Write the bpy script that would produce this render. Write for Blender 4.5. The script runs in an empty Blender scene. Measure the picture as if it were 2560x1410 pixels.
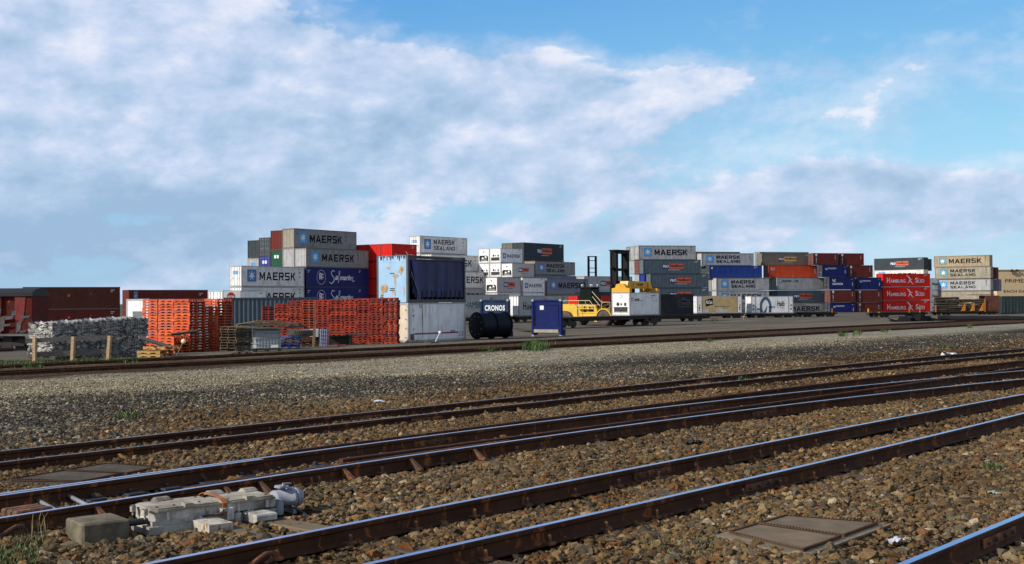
import bpy, bmesh, math, random
import numpy as np
from mathutils import Vector, Matrix
R = math.radians
random.seed(7); rng = np.random.default_rng(11)
SC = bpy.context.scene; COL = SC.collection

# ------------------------------------------------------------------ camera
F_PX, CX, CY = 3000.0, 1280.0, 705.0            # photograph pixels
EYE = Vector((0, 0, 1.8)); PITCH = math.atan(47 / F_PX); ROLL = 0.007
_F = Vector((0, math.cos(PITCH), math.sin(PITCH))); _U = Vector((0, -math.sin(PITCH), math.cos(PITCH))); _R = Vector((1, 0, 0))
CR = _R * math.cos(ROLL) - _U * math.sin(ROLL); CU = _R * math.sin(ROLL) + _U * math.cos(ROLL)
cam = bpy.data.objects.new("camera", bpy.data.cameras.new("camera")); COL.objects.link(cam)
cam.data.sensor_width = 36; cam.data.lens = 36 * F_PX / 2560; cam.data.clip_start = 0.1; cam.data.clip_end = 9000
m = Matrix((CR, CU, -_F)).transposed().to_4x4(); m.translation = EYE; cam.matrix_world = m
SC.camera = cam

# ------------------------------------------------------------------ light
SUN_EL, SUN_H = R(31), Vector((-0.93, -0.37, 0)).normalized()
to_sun = Vector((SUN_H.x * math.cos(SUN_EL), SUN_H.y * math.cos(SUN_EL), math.sin(SUN_EL)))
sun = bpy.data.objects.new("sun", bpy.data.lights.new("sun", 'SUN')); COL.objects.link(sun)
sun.data.energy = 4.5; sun.data.angle = R(0.5); sun.data.color = (1.0, 0.93, 0.83)
sun.rotation_euler = to_sun.to_track_quat('Z', 'Y').to_euler()
SC.view_settings.view_transform = 'Standard'; SC.view_settings.look = 'None'; SC.view_settings.exposure = 0.20; SC.view_settings.gamma = 1.0
SC.cycles.max_bounces = 6; SC.cycles.diffuse_bounces = 3; SC.cycles.glossy_bounces = 3; SC.cycles.use_denoising = True

class NT:                                        # small helper for node trees
    def __init__(s, tree): s.t = tree; s.n = tree.nodes; s.l = tree.links
    def node(s, typ, **kw):
        n = s.n.new(typ)
        for k, v in kw.items(): setattr(n, k, v)
        return n
    def put(s, sock, v):
        if isinstance(v, bpy.types.NodeSocket): s.l.new(v, sock)
        elif v is not None: sock.default_value = v
    def m(s, op, a, b=None, c=None, clamp=False):
        n = s.node('ShaderNodeMath', operation=op, use_clamp=clamp)
        s.put(n.inputs[0], a); s.put(n.inputs[1], b); s.put(n.inputs[2], c)
        return n.outputs[0]
    def v(s, op, a, b=None, out=0):
        n = s.node('ShaderNodeVectorMath', operation=op); s.put(n.inputs[0], a)
        if op == 'SCALE': s.put(n.inputs[3], b)
        else: s.put(n.inputs[1], b)
        return n.outputs[out]
    def noise(s, vec, scale, detail=4, rough=.55, dist=0, col=False):
        n = s.node('ShaderNodeTexNoise'); s.put(n.inputs['Vector'], vec)
        n.inputs['Scale'].default_value = scale; n.inputs['Detail'].default_value = detail
        n.inputs['Roughness'].default_value = rough; n.inputs['Distortion'].default_value = dist
        return n.outputs[1 if col else 0]
    def ramp(s, fac, stops, mode='LINEAR'):
        n = s.node('ShaderNodeValToRGB'); s.put(n.inputs[0], fac); e = n.color_ramp; e.interpolation = mode
        while len(e.elements) < len(stops): e.elements.new(0.5)
        for el, (p, c) in zip(e.elements, stops):
            el.position = p; el.color = c if len(c) == 4 else (*c, 1)
        return n.outputs[0]
    def mix(s, f, a, b, typ='MIX'):
        n = s.node('ShaderNodeMix', data_type='RGBA', blend_type=typ); s.put(n.inputs[0], f)
        for k, x in ((6, a), (7, b)):
            s.put(n.inputs[k], x if isinstance(x, bpy.types.NodeSocket) else (*x[:3], 1))
        return n.outputs[2]
    def rng(s, x, a, b, c=0., d=1., smooth=True):
        n = s.node('ShaderNodeMapRange'); n.interpolation_type = 'SMOOTHSTEP' if smooth else 'LINEAR'
        s.put(n.inputs[0], x)
        for i, q in enumerate((a, b, c, d)): s.put(n.inputs[i + 1], q)
        return n.outputs[0]
    def comb(s, x, y, z):
        n = s.node('ShaderNodeCombineXYZ')
        for i, q in enumerate((x, y, z)): s.put(n.inputs[i], q)
        return n.outputs[0]
    def sep(s, v):
        n = s.node('ShaderNodeSeparateXYZ'); s.put(n.inputs[0], v); return n.outputs

# ------------------------------------------------------------------ sky with clouds
def build_world():
    w = bpy.data.worlds.new("World"); SC.world = w; w.use_nodes = True
    w.node_tree.nodes.clear(); t = NT(w.node_tree)
    sky = t.node('ShaderNodeTexSky', sky_type='NISHITA', sun_disc=False, sun_elevation=SUN_EL,
                 sun_rotation=math.atan2(to_sun.x, to_sun.y), altitude=0, air_density=1.0, dust_density=0.6, ozone_density=1.6)
    d = t.node('ShaderNodeTexCoord').outputs['Generated']; x, y, z = t.sep(d)
    az = t.m('ARCTAN2', x, y); el = t.m('ARCSINE', z)
    # angles expressed in 1/1000 of the picture scale: a = azimuth, e = elevation
    a = t.m('MULTIPLY', az, 3.0); e = t.m('MULTIPLY', t.m('MAXIMUM', el, -0.05), 3.0)
    # clouds flatten towards the horizon
    ey = t.m('ADD', t.m('MULTIPLY', e, 1.75), t.m('MULTIPLY', a, -.10))
    vec = t.comb(a, ey, 0.0)
    n1 = t.noise(vec, 2.7, 10, .58, 0.1); n2 = t.noise(t.v('ADD', vec, (3.1, 7.7, 1.9)), 8.0, 8, .6, .1)
    n1b = t.noise(t.v('ADD', vec, (-0.05, 0.10, 0.0)), 2.7, 8, .58, 0.1); n3 = t.noise(t.v('ADD', vec, (9., 2., 0.)), 1.3, 4, .5, .2)
    cov = t.m('ADD', t.m('MULTIPLY', t.m('SUBTRACT', n1, .5), 1.9), t.m('MULTIPLY', t.m('SUBTRACT', n2, .5), .95))
    cov = t.m('ADD', cov, t.m('MULTIPLY', t.m('SUBTRACT', n3, .5), .5))
    blobs = [(150, 300, 560, 230, .62), (150, 60, 470, 130, .40), (640, 120, 240, 70, .34), (620, 370, 420, 140, .46), (1250, 230, 300, 90, .52), (1000, 330, 300, 110, .34),
             (1450, 410, 400, 80, .46), (1620, 260, 190, 70, .30), (2330, 500, 380, 55, .58), (1980, 500, 330, 40, .40), (1650, 590, 620, 50, .38), (2230, 205, 90, 32, .42), (2050, 195, 70, 22, .24), (1790, 195, 170, 34, .34), (2060, 430, 90, 26, .40), (2080, 300, 170, 30, .26), (250, 600, 620, 90, .34), (1150, 150, 160, 30, .2),
             (1180, 40, 420, 60, -.62), (2000, 70, 620, 90, -.55), (2450, 330, 160, 110, -.36), (1900, 330, 160, 60, -.22), (1230, 540, 220, 22, -.34), (330, 555, 330, 16, -.26), (900, 270, 80, 40, -.2), (2200, 400, 320, 26, -.30)]
    for bx, by, rx, ry, amp in blobs:
        ca, ce = (bx - 1280) / 1000, (752 + (1280 - bx) * ROLL - by) / 1000
        q = t.m('ADD', t.m('POWER', t.m('MULTIPLY', t.m('SUBTRACT', a, ca), 1000 / rx), 2), t.m('POWER', t.m('MULTIPLY', t.m('SUBTRACT', e, ce), 1000 / ry), 2))
        cov = t.m('ADD', cov, t.m('MULTIPLY', t.m('EXPONENT', t.m('MULTIPLY', q, -.7)), amp))
    cov = t.m('SUBTRACT', cov, t.m('ADD', .06, t.rng(e, .8, 1.4, 0, .25)))
    back = t.rng(t.m('ABSOLUTE', a), 1.7, 3.2); cov = t.m('ADD', cov, t.m('MULTIPLY', back, .30))  # unseen pale cloud cover behind the camera, added as neutral fill light
    mask = t.m('MAXIMUM', t.rng(cov, -.03, .30, 0, .92), t.rng(cov, -.50, .15, 0, .42))
    # sunlit tops, blue-grey bases
    lit = t.m('ADD', t.m('MULTIPLY', t.m('SUBTRACT', n1, n1b), 2.5), t.m('MULTIPLY', t.m('SUBTRACT', n2, .5), 1.1))
    lit = t.m('ADD', lit, t.m('ADD', t.m('MULTIPLY', t.rng(cov, .25, 1.0), -.16), t.m('MULTIPLY', t.m('SUBTRACT', n3, .5), -.7)))
    lit = t.m('ADD', lit, t.m('ADD', t.rng(e, .05, .45, .36, .60), t.rng(a, -1.3, .2, -.05, .05)))
    lit = t.m('ADD', lit, t.m('MULTIPLY', t.m('MULTIPLY', t.rng(a, -1.0, -.25, 1, 0), t.rng(e, .14, .36, 1, 0)), -.28))
    ccol = t.ramp(lit, [(0.0, (.30, .43, .61)), (.34, (.40, .525, .70)), (.62, (.54, .62, .79)), (.95, (.75, .765, .85))])
    ccol = t.mix(back, ccol, (.58, .585, .60))
    grad = t.ramp(t.m('DIVIDE', t.m('MAXIMUM', e, 0.0), 3.0), [(0.0, (.46, .66, .82)), (.05, (.41, .66, .83)), (.12, (.31, .59, .79)), (.2, (.18, .45, .74)), (.27, (.115, .35, .70)), (.6, (.045, .16, .42)), (1.0, (.03, .11, .32))])
    side = t.mix(t.rng(a, -1.3, 1.2), (0.78, 0.86, 0.95), (1.12, 1.07, 1.0))
    base = t.v('SCALE', t.mix(1.0, grad, side, 'MULTIPLY'), 10.0)
    blue = t.mix(.8, t.mix(1.0, sky.outputs[0], (.6, .95, 1.35), 'MULTIPLY'), base)
    out = t.mix(mask, blue, t.v('SCALE', ccol, 10.0))
    bg = t.node('ShaderNodeBackground'); t.put(bg.inputs[0], out); bg.inputs[1].default_value = 0.1
    o = t.node('ShaderNodeOutputWorld'); t.l.new(bg.outputs[0], o.inputs[0])
build_world()

# ------------------------------------------------------------------ photograph -> place
TH = R(39.7); TU = Vector((math.sin(TH), math.cos(TH), 0)); TN = Vector((-math.cos(TH), math.sin(TH), 0))  # along / across the tracks
def ray(x, y): return _F + CR * ((x - CX) / F_PX) + CU * ((CY - y) / F_PX)
def at(x, y, d): return EYE + ray(x, y) * d
def onz(x, y, z):
    r = ray(x, y); return EYE + r * ((z - EYE.z) / r.z)
_GP = [(-3000, 0), (16, 0), (22, -.10), (33, -.40), (41, -.48), (47, -.58), (53, -.72), (62, -1.0), (80, -1.2), (4000, -1.2)]
def gz(X, Y):
    p = X * TN.x + Y * TN.y
    for (p0, z0), (p1, z1) in zip(_GP, _GP[1:]):
        if p <= p1: return z0 + (z1 - z0) * (p - p0) / (p1 - p0)
    return -1.2
def ong(x, y, dz=0.0):                                    # picture point -> point on the ground
    r = ray(x, y); t = 3.0
    while t < 2500:
        P = EYE + r * t
        if P.z <= gz(P.x, P.y) + dz: break
        t *= 1.01
    lo, hi = t / 1.01, t
    for _ in range(30):
        mid = (lo + hi) / 2; P = EYE + r * mid
        if P.z <= gz(P.x, P.y) + dz: hi = mid
        else: lo = mid
    return EYE + r * hi

# ------------------------------------------------------------------ mesh building
class MB:
    def __init__(s): s.v = []; s.f = []; s.m = []; s.M = Matrix.Identity(4); s.sm = []
    def add(s, verts, faces, mat=0, smooth=False):
        b = len(s.v); s.v += [tuple(s.M @ Vector(q)) for q in verts]
        for f in faces: s.f.append([b + i for i in f]); s.m.append(mat); s.sm.append(smooth)
    def box(s, lo, hi, mat=0):
        (a, b, c), (d, e, f) = lo, hi
        s.add([(a, b, c), (d, b, c), (d, e, c), (a, e, c), (a, b, f), (d, b, f), (d, e, f), (a, e, f)],
              [(0, 3, 2, 1), (4, 5, 6, 7), (0, 1, 5, 4), (1, 2, 6, 5), (2, 3, 7, 6), (3, 0, 4, 7)], mat)
    def bbox(s, lo, hi, c=.02, mat=0):                       # box with chamfered vertical+top edges
        (x0, y0, z0), (x1, y1, z1) = lo, hi
        pl = lambda k: [(x0 + k, y0), (x1 - k, y0), (x1, y0 + k), (x1, y1 - k), (x1 - k, y1), (x0 + k, y1), (x0, y1 - k), (x0, y0 + k)]
        r0 = [(x, y, z0) for x, y in pl(c)]; r1 = [(x, y, z1 - c) for x, y in pl(c)]
        r2 = [(min(max(x, x0 + c), x1 - c), min(max(y, y0 + c), y1 - c), z1) for x, y in pl(c)]
        f = [list(range(7, -1, -1)), list(range(16, 24))]
        for k in (0, 8):
            f += [(k + i, k + (i + 1) % 8, k + 8 + (i + 1) % 8, k + 8 + i) for i in range(8)]
        s.add(r0 + r1 + r2, f, mat)
    def prism(s, poly, y0, y1, mat=0, axis='y'):             # poly in (x,z) swept along y (or in (y,z) along x, (x,y) along z)
        mk = {'y': lambda p, q: (p[0], q, p[1]), 'x': lambda p, q: (q, p[0], p[1]), 'z': lambda p, q: (p[0], p[1], q)}[axis]
        n = len(poly); s.add([mk(p, y0) for p in poly] + [mk(p, y1) for p in poly],
              [list(range(n)), list(range(2 * n - 1, n - 1, -1))] + [(i, i + n, (i + 1) % n + n, (i + 1) % n) for i in range(n)], mat)
    def tube(s, pts, r, n=8, mat=0, cap=True, smooth=True):
        pts = [Vector(p) for p in pts]; rr = r if isinstance(r, (list, tuple)) else [r] * len(pts); V = []
        for i, p in enumerate(pts):
            t = (pts[min(i + 1, len(pts) - 1)] - pts[max(i - 1, 0)]).normalized()
            a = t.orthogonal().normalized() if i == 0 else (pa - t * pa.dot(t)).normalized(); pa = a; b = t.cross(a)
            V += [p + (a * math.cos(2 * math.pi * k / n) + b * math.sin(2 * math.pi * k / n)) * rr[i] for k in range(n)]
        Fc = [(i * n + k, i * n + (k + 1) % n, (i + 1) * n + (k + 1) % n, (i + 1) * n + k) for i in range(len(pts) - 1) for k in range(n)]
        s.add(V, Fc, mat, smooth)
        if cap: s.add(V, [list(range(n - 1, -1, -1)), list(range((len(pts) - 1) * n, len(pts) * n))], mat)
    def lathe(s, prof, axis0, axis1, n=24, mat=0, smooth=True):   # prof: (r, t) along axis0->axis1 (metres)
        a0 = Vector(axis0); t = (Vector(axis1) - a0).normalized(); a = t.orthogonal().normalized(); b = t.cross(a)
        V = [a0 + t * h + (a * math.cos(2 * math.pi * k / n) + b * math.sin(2 * math.pi * k / n)) * r for r, h in prof for k in range(n)]
        s.add(V, [(i * n + k, i * n + (k + 1) % n, (i + 1) * n + (k + 1) % n, (i + 1) * n + k) for i in range(len(prof) - 1) for k in range(n)], mat, smooth)
    def quad(s, a, b, c, d, mat=0): s.add([a, b, c, d], [(0, 1, 2, 3)], mat)
    def mesh(s, name):
        me = bpy.data.meshes.new(name); me.from_pydata(s.v, [], s.f)
        for p, mi, sm in zip(me.polygons, s.m, s.sm): p.material_index = mi; p.use_smooth = sm
        me.update(); return me
    def build(s, name, mats, parent=None):
        return part(name, s.mesh(name), mats, parent)

def part(name, me, mats, parent=None, loc=None, rotz=None, scale=None):
    o = bpy.data.objects.new(name, me); COL.objects.link(o); mats = mats if isinstance(mats, (list, tuple)) else [mats]
    while len(me.materials) < len(mats): me.materials.append(mats[len(me.materials)])
    for i, mt in enumerate(mats):
        if me.materials[i] != mt: o.material_slots[i].link = 'OBJECT'; o.material_slots[i].material = mt
    if parent: o.parent = parent
    if loc: o.location = loc
    if rotz is not None: o.rotation_euler = (0, 0, rotz)
    if scale: o.scale = scale
    return o
def tag(o, label, cat, group=None, kind=None):
    if label: o['label'] = label
    if cat: o['category'] = cat
    if group: o['group'] = group
    if kind: o['kind'] = kind
    return o
def thing(name, label, cat, loc=(0, 0, 0), rotz=0, group=None):
    o = bpy.data.objects.new(name, None); COL.objects.link(o); o.location = loc; o.rotation_euler = (0, 0, rotz); o.empty_display_size = .2
    return tag(o, label, cat, group)

# ------------------------------------------------------------------ materials
_M = {}
def paint(key, rgb, rough=.55, var=.12, rust=0., streak=.0, scale=1.0, metal=0., bump=0., rustcol=(.16, .055, .02), dirt=.0, spec=.5):
    if key in _M: return _M[key]
    mt = bpy.data.materials.new(key); _M[key] = mt; mt.use_nodes = True; t = NT(mt.node_tree); b = t.n['Principled BSDF']
    oc = t.node('ShaderNodeTexCoord').outputs['Object']; rnd = t.node('ShaderNodeObjectInfo').outputs['Random']
    v = t.v('ADD', oc, t.v('SCALE', (37., 53., 11.), rnd))
    c = (*rgb, 1); n = t.noise(v, 1.3 * scale, 5, .65)
    col = t.mix(t.rng(n, .3, .7), tuple(x * (1 - var) for x in rgb), tuple(min(1, x * (1 + var)) for x in rgb))
    if streak:
        x, y, z = t.sep(v); sv = t.comb(t.m('MULTIPLY', x, 5 * scale), t.m('MULTIPLY', y, 5 * scale), t.m('MULTIPLY', z, .35 * scale))
        sn = t.noise(sv, 1.0, 5, .7)
        col = t.mix(t.m('MULTIPLY', t.rng(sn, .48, .75), streak), col, tuple(.45 * x + .02 for x in rgb))
    if dirt:
        dn = t.noise(v, .7 * scale, 6, .7)
        col = t.mix(t.m('MULTIPLY', t.rng(dn, .45, .75), dirt), col, (.09, .075, .055))
    rr = rough
    if rust:
        x, y, z = t.sep(v); sv = t.comb(t.m('MULTIPLY', x, 3.2 * scale), t.m('MULTIPLY', y, 3.2 * scale), t.m('MULTIPLY', z, .9 * scale))
        rn = t.noise(sv, 1.4, 8, .72, .6); th = .74 - .3 * rust
        rm = t.rng(rn, th, th + .07); col = t.mix(t.m('MULTIPLY', rm, .9), col, t.mix(t.noise(v, 14 * scale, 3), rustcol, tuple(min(1, 2.4 * q) for q in rustcol)))
        rr = t.m('ADD', rough, t.m('MULTIPLY', rm, .25))
    t.put(b.inputs['Base Color'], col); t.put(b.inputs['Roughness'], rr); b.inputs['Metallic'].default_value = metal
    b.inputs['Specular IOR Level'].default_value = spec
    if bump:
        bn = t.node('ShaderNodeBump'); bn.inputs['Strength'].default_value = bump; bn.inputs['Distance'].default_value = .02
        t.put(bn.inputs['Height'], t.noise(v, 22 * scale, 6, .7)); t.l.new(bn.outputs[0], b.inputs['Normal'])
    return mt
def wood(key, rgb, scale=1.0, rough=.85):
    if key in _M: return _M[key]
    mt = bpy.data.materials.new(key); _M[key] = mt; mt.use_nodes = True; t = NT(mt.node_tree); b = t.n['Principled BSDF']
    oc = t.node('ShaderNodeTexCoord').outputs['Object']; v = t.v('ADD', oc, t.v('SCALE', (13., 29., 17.), t.node('ShaderNodeObjectInfo').outputs['Random']))
    x, y, z = t.sep(v); n = t.noise(t.comb(t.m('MULTIPLY', x, 2.), t.m('MULTIPLY', y, 18.), t.m('MULTIPLY', z, 18.)), scale, 6, .7, .4)
    col = t.ramp(n, [(.25, tuple(q * .45 for q in rgb)), (.5, rgb), (.8, tuple(min(1, q * 1.5) for q in rgb))])
    t.put(b.inputs['Base Color'], col); b.inputs['Roughness'].default_value = rough
    return mt
def glassy(key, rgb):
    if key in _M: return _M[key]
    mt = bpy.data.materials.new(key); _M[key] = mt; mt.use_nodes = True; b = mt.node_tree.nodes['Principled BSDF']
    b.inputs['Base Color'].default_value = (*rgb, 1); b.inputs['Roughness'].default_value = .06; b.inputs['Specular IOR Level'].default_value = .8
    return mt
black_paint = paint('black_paint', (.012, .012, .014), .6, .3)
white_paint = paint('white_paint', (.72, .72, .7), .5, .05)
ink = paint('ink_black', (.006, .006, .008), .8, .1, spec=.1)
rust_steel = paint('rusty_steel', (.10, .042, .018), .8, .35, rust=.75, bump=.5, rustcol=(.17, .06, .02), scale=2)
dark_steel = paint('dark_steel', (.02, .018, .017), .65, .3, rust=.25, rustcol=(.05, .025, .012))
galv = paint('galvanised_steel', (.34, .35, .36), .45, .15, metal=.6)
rubber = paint('rubber', (.022, .021, .02), .85, .3, dirt=.6, scale=3)

# ------------------------------------------------------------------ ground
def ground_material():
    mt = bpy.data.materials.new("yard_ground"); mt.use_nodes = True; t = NT(mt.node_tree); b = t.n['Principled BSDF']
    P = t.node('ShaderNodeNewGeometry').outputs['Position']
    s = t.v('DOT_PRODUCT', P, tuple(TU), 1); p = t.v('DOT_PRODUCT', P, tuple(TN), 1)
    wob = t.m('MULTIPLY', t.m('SUBTRACT', t.noise(P, .22, 5, .6), .5), 5.0)
    far = t.rng(p, 30, 60, 1, .6)
    pw = t.m('DIVIDE', t.m('ADD', p, t.m('MULTIPLY', wob, far)), 160.0)
    st = [(0, (.040, .026, .015)), (14.5, (.05, .033, .019)), (16.5, (.052, .046, .040)), (18, (.042, .041, .040)), (21.0, (.055, .052, .046)), (24.5, (.28, .255, .195)),
          (32.5, (.27, .245, .185)), (34.2, (.075, .05, .035)), (40.5, (.085, .058, .04)), (41.6, (.23, .205, .155)), (46, (.17, .15, .115)), (50, (.135, .118, .092)), (75, (.115, .103, .085)), (160, (.115, .105, .09))]
    base = t.ramp(pw, [(q / 160, c) for q, c in st])
    stretch = t.comb(t.m('MULTIPLY', s, .04), t.m('MULTIPLY', p, .5), 0.)
    base = t.mix(t.m('MULTIPLY', t.rng(t.noise(stretch, 1.0, 4, .6), .45, .7), t.rng(p, 42, 52, 0, .75)), base, (.25, .21, .155))
    base = t.mix(t.m('MULTIPLY', t.rng(t.noise(t.comb(t.m('MULTIPLY', s, .05), t.m('MULTIPLY', p, 1.1), 2.), 1.0, 3, .6), .5, .68), t.rng(p, 42, 52, 0, .8)), base, (.045, .044, .044))
    vo = t.node('ShaderNodeTexVoronoi'); t.put(vo.inputs['Vector'], P); vo.inputs['Scale'].default_value = 17
    vo2 = t.node('ShaderNodeTexVoronoi'); t.put(vo2.inputs['Vector'], P); vo2.inputs['Scale'].default_value = 7
    cell = t.m('ADD', t.m('MULTIPLY', t.sep(vo.outputs['Color'])[0], .6), t.m('MULTIPLY', t.sep(vo2.outputs['Color'])[0], .4))
    k = t.rng(cell, .1, .95, .35, 1.75, False)
    grav = t.rng(p, 44, 52, 1, .18)
    col = t.mix(grav, base, t.v('MULTIPLY', base, t.comb(k, k, k)))
    big = t.noise(t.comb(t.m('MULTIPLY', s, .35), p, 0.), .5, 5, .65)
    col = t.mix(t.rng(big, .35, .7, .0, .45), col, t.v('SCALE', col, .45))
    t.put(b.inputs['Base Color'], col); b.inputs['Roughness'].default_value = 1.0; b.inputs['Specular IOR Level'].default_value = .0
    bn = t.node('ShaderNodeBump'); bn.inputs['Strength'].default_value = .9; bn.inputs['Distance'].default_value = .05
    t.put(bn.inputs['Height'], t.m('MULTIPLY', t.m('SUBTRACT', t.m('MULTIPLY', cell, .5), vo.outputs['Distance']), grav)); t.l.new(bn.outputs[0], b.inputs['Normal'])
    return mt
def build_ground():
    ps = [-900, -60, -5, 3, 5, 7, 9, 11, 13, 16, 18, 20, 22, 24, 26, 28, 30, 33, 35, 37, 39, 41, 43, 45, 47, 50, 53, 56, 60, 65, 70, 75, 120, 300, 1000, 4500]
    ss = [-4000, -1200, -400, -120, -60, -30, -10, 0, 10, 20, 30, 40, 60, 80, 120, 200, 400, 1200, 4500]
    mb = MB(); V = []
    for p in ps:
        for s in ss:
            q = TU * s + TN * p; V.append((q.x, q.y, gz(q.x, q.y)))
    n = len(ss); mb.add(V, [(i * n + j, i * n + j + 1, (i + 1) * n + j + 1, (i + 1) * n + j) for i in range(len(ps) - 1) for j in range(n - 1)])
    tag(mb.build("ground", ground_material()), "gravel and asphalt ground of the rail yard", "ground", kind='structure')
build_ground()

# ------------------------------------------------------------------ rails
HEAD = .165
RAIL_PROF = [(-.062, 0), (.062, 0), (.062, .010), (.014, .030), (.009, .092), (.030, .106), (.034, .132), (.027, .142), (-.027, .142), (-.034, .132), (-.030, .106), (-.009, .092), (-.014, .030), (-.062, .010)]
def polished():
    mt = paint('sky_tinted_polished_rail', (.33, .40, .60), .20, .25, metal=1.0, dirt=.25, scale=.6)  # blue of the reflected sky put into the polished steel's base colour
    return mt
rail_rust = paint('rail_rust', (.065, .026, .012), .8, .3, rust=.6, bump=.4, rustcol=(.16, .055, .018), scale=1.5, spec=.2)
rail_dull = paint('dull_rail_head', (.24, .21, .19), .42, .3, metal=.7, rust=.4)
POL = polished()
def fit(pts, hz=HEAD, deg=2):
    S, Q = [], []
    for x, y in pts:
        P = ong(x, y, hz); S.append(P.dot(TU)); Q.append(P.dot(TN))
    c = np.polyfit(S, Q, deg); return c, min(S), max(S)
class Rail:
    def __init__(s, pts=None, deg=2, of=None, off=0., hz=HEAD):
        s.hz = of.hz if of else hz
        if of: s.c, s.lo, s.hi = of.c.copy(), of.lo, of.hi; s.c[-1] += off
        else: s.c, s.lo, s.hi = fit(pts, hz, deg=deg)
    def p(s, q):
        lo, hi = s.lo, s.hi; d = np.polyder(s.c)
        if q < lo: return float(np.polyval(s.c, lo) + np.polyval(d, lo) * (q - lo))
        if q > hi: return float(np.polyval(s.c, hi) + np.polyval(d, hi) * (q - hi))
        return float(np.polyval(s.c, q))
    def pt(s, q): P = TU * q + TN * s.p(q); P.z = gz(P.x, P.y) + s.hz - .142; return P
    def at_x(s, x):                                         # arc position under picture column x
        best = min(np.arange(-30, 140, .05), key=lambda q: abs(s._x(q) - x)); return float(best)
    def _x(s, q):
        d = s.pt(q) - EYE; f = d.dot(_F); return 1e9 if f < .5 else CX + F_PX * d.dot(CR) / f
def build_rail(rail, s0, s1, root, head, name='rail', step=1.2):
    mb = MB(); mb.M = Matrix.Translation(-root.location); n = len(RAIL_PROF); V = []; q = s0; N = 0
    while True:
        P = rail.pt(q); T = (rail.pt(q + .3) - rail.pt(q - .3)).normalized(); Nn = Vector((-T.y, T.x, 0)).normalized()
        V += [P + Nn * a + Vector((0, 0, z)) for a, z in RAIL_PROF]; N += 1
        if q >= s1: break
        q = min(s1, q + (step if q < 45 else 4))
    for i in range(N - 1):
        for k in range(n):
            mb.v or None
    b = 0; mb.add(V, [], 0)
    for i in range(N - 1):
        for k in range(n):
            mb.f.append([i * n + k, i * n + (k + 1) % n, (i + 1) * n + (k + 1) % n, (i + 1) * n + k]); mb.m.append(1 if k == 7 else 0); mb.sm.append(False)
    mb.f.append(list(range(n))); mb.m.append(0); mb.sm.append(False)
    return mb.build(name, [rail_rust, head], root)
_bits = {}
def bit(kind):
    if kind in _bits: return _bits[kind]
    mb = MB()
    if kind == 'rail_clip': mb.bbox((-.045, -.105, .008), (.045, -.03, .030), .008); mb.lathe([(0, .062), (.016, .060), (.018, .03), (.018, 0)], (0, -.07, .02), (0, -.07, 1), 8)
    if kind == 'fishplate':
        mb.prism([(-.030, .03), (-.018, .03), (-.016, .094), (-.028, .098)], -.33, .33, axis='x')
        for x in (-.25, -.09, .09, .25): mb.lathe([(.018, 0), (.018, .022), (0, .026)], (x, -.026, .062), (x, -1, .062), 6)
    if kind == 'rail_brace':
        mb.prism([(-.035, .006), (-.21, .006), (-.21, .02), (-.045, .118), (-.03, .118)], -.022, .022, axis='x')
    if kind == 'slide_chair': mb.bbox((-.10, -.30, .0), (.10, .16, .018), .006); mb.bbox((-.02, -.20, .018), (.02, -.15, .05), .006)
    if kind == 'anchor_hook':
        mb.tube([(-.22, -.10, -.01), (-.1, -.10, .03), (0, -.105, .075), (.055, -.11, .075), (.06, -.11, .035), (-.02, -.11, .01)], .018, 7)
    _bits[kind] = mb.mesh(kind); return _bits[kind]
def place_bits(rail, parent_rail, root, kind, qs, mat):
    for q in qs:
        P = rail.pt(q) - root.location; T = rail.pt(q + .2) - rail.pt(q - .2)
        part(kind, bit(kind), [mat], parent_rail, P, math.atan2(T.y, T.x))
rA = Rail([(390, 1407), (820, 1315), (1280, 1231), (1630, 1162), (1920, 1105), (2180, 1055), (2480, 1000), (2560, 985)])
rB = Rail([(930, 1407), (1280, 1330), (1630, 1250), (1920, 1182), (2240, 1112), (2560, 1032)])
rC = Rail([(2255, 1410), (2560, 1285)], deg=1)
rD1 = Rail([(0, 1235), (320, 1185), (640, 1147), (960, 1105), (1280, 1064), (1750, 1010), (2100, 965), (2560, 927)])
rD2 = Rail([(0, 1296), (320, 1242), (640, 1195), (960, 1150), (1280, 1101), (1900, 1020), (2560, 947)])
rE1 = Rail([(0, 1121), (640, 1066), (1280, 995), (1920, 927), (2560, 871)], hz=.115)
rE2 = Rail([(0, 1150), (640, 1087), (1280, 1014), (1920, 941), (2560, 882)], hz=.115)
rT1 = Rail([(1280, 1056), (1730, 995), (2055, 960), (2560, 900)]); rT2 = Rail([(1280, 1090), (1830, 1022), (2100, 980), (2560, 917)])
rF1 = Rail([(0, 935), (640, 900), (1280, 866), (2560, 806)], deg=1, hz=.10); rF2 = Rail(of=rF1, off=1.13)
rG1 = Rail([(640, 889), (1280, 856), (1920, 818), (2560, 799)], deg=1, hz=.10); rG2 = Rail(of=rG1, off=1.13)
def track(label, rails, s0, s1, heads, base_x, clips=None, plates=(), name='railway_track'):
    loc = rails[0].pt(rails[0].at_x(base_x)); root = thing(name, label, 'railway track', loc); out = []
    for k, (r, h) in enumerate(zip(rails, heads)):
        o = build_rail(r, s0, s1, root, h); out.append(o)
        if clips: place_bits(r, o, root, 'rail_clip', np.arange(clips[0] + .2 * k, clips[1], .68), rust_steel)
        place_bits(r, o, root, 'fishplate', [r.at_x(x) for i, x in plates if i == k], rust_steel)
    return root, out
tA, oA = track("nearest full railway track, rusty rails with polished tops coloured like reflected sky", [rA, rB], -4, 160, [POL, POL], 1280, clips=(2.6, 13.5), plates=[(0, 1630), (1, 1900)])
for r, o, xs in ((rA, oA[0], (640,)), ):
    place_bits(r, o, tA, 'anchor_hook', [r.at_x(x) for x in xs], rust_steel)
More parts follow.
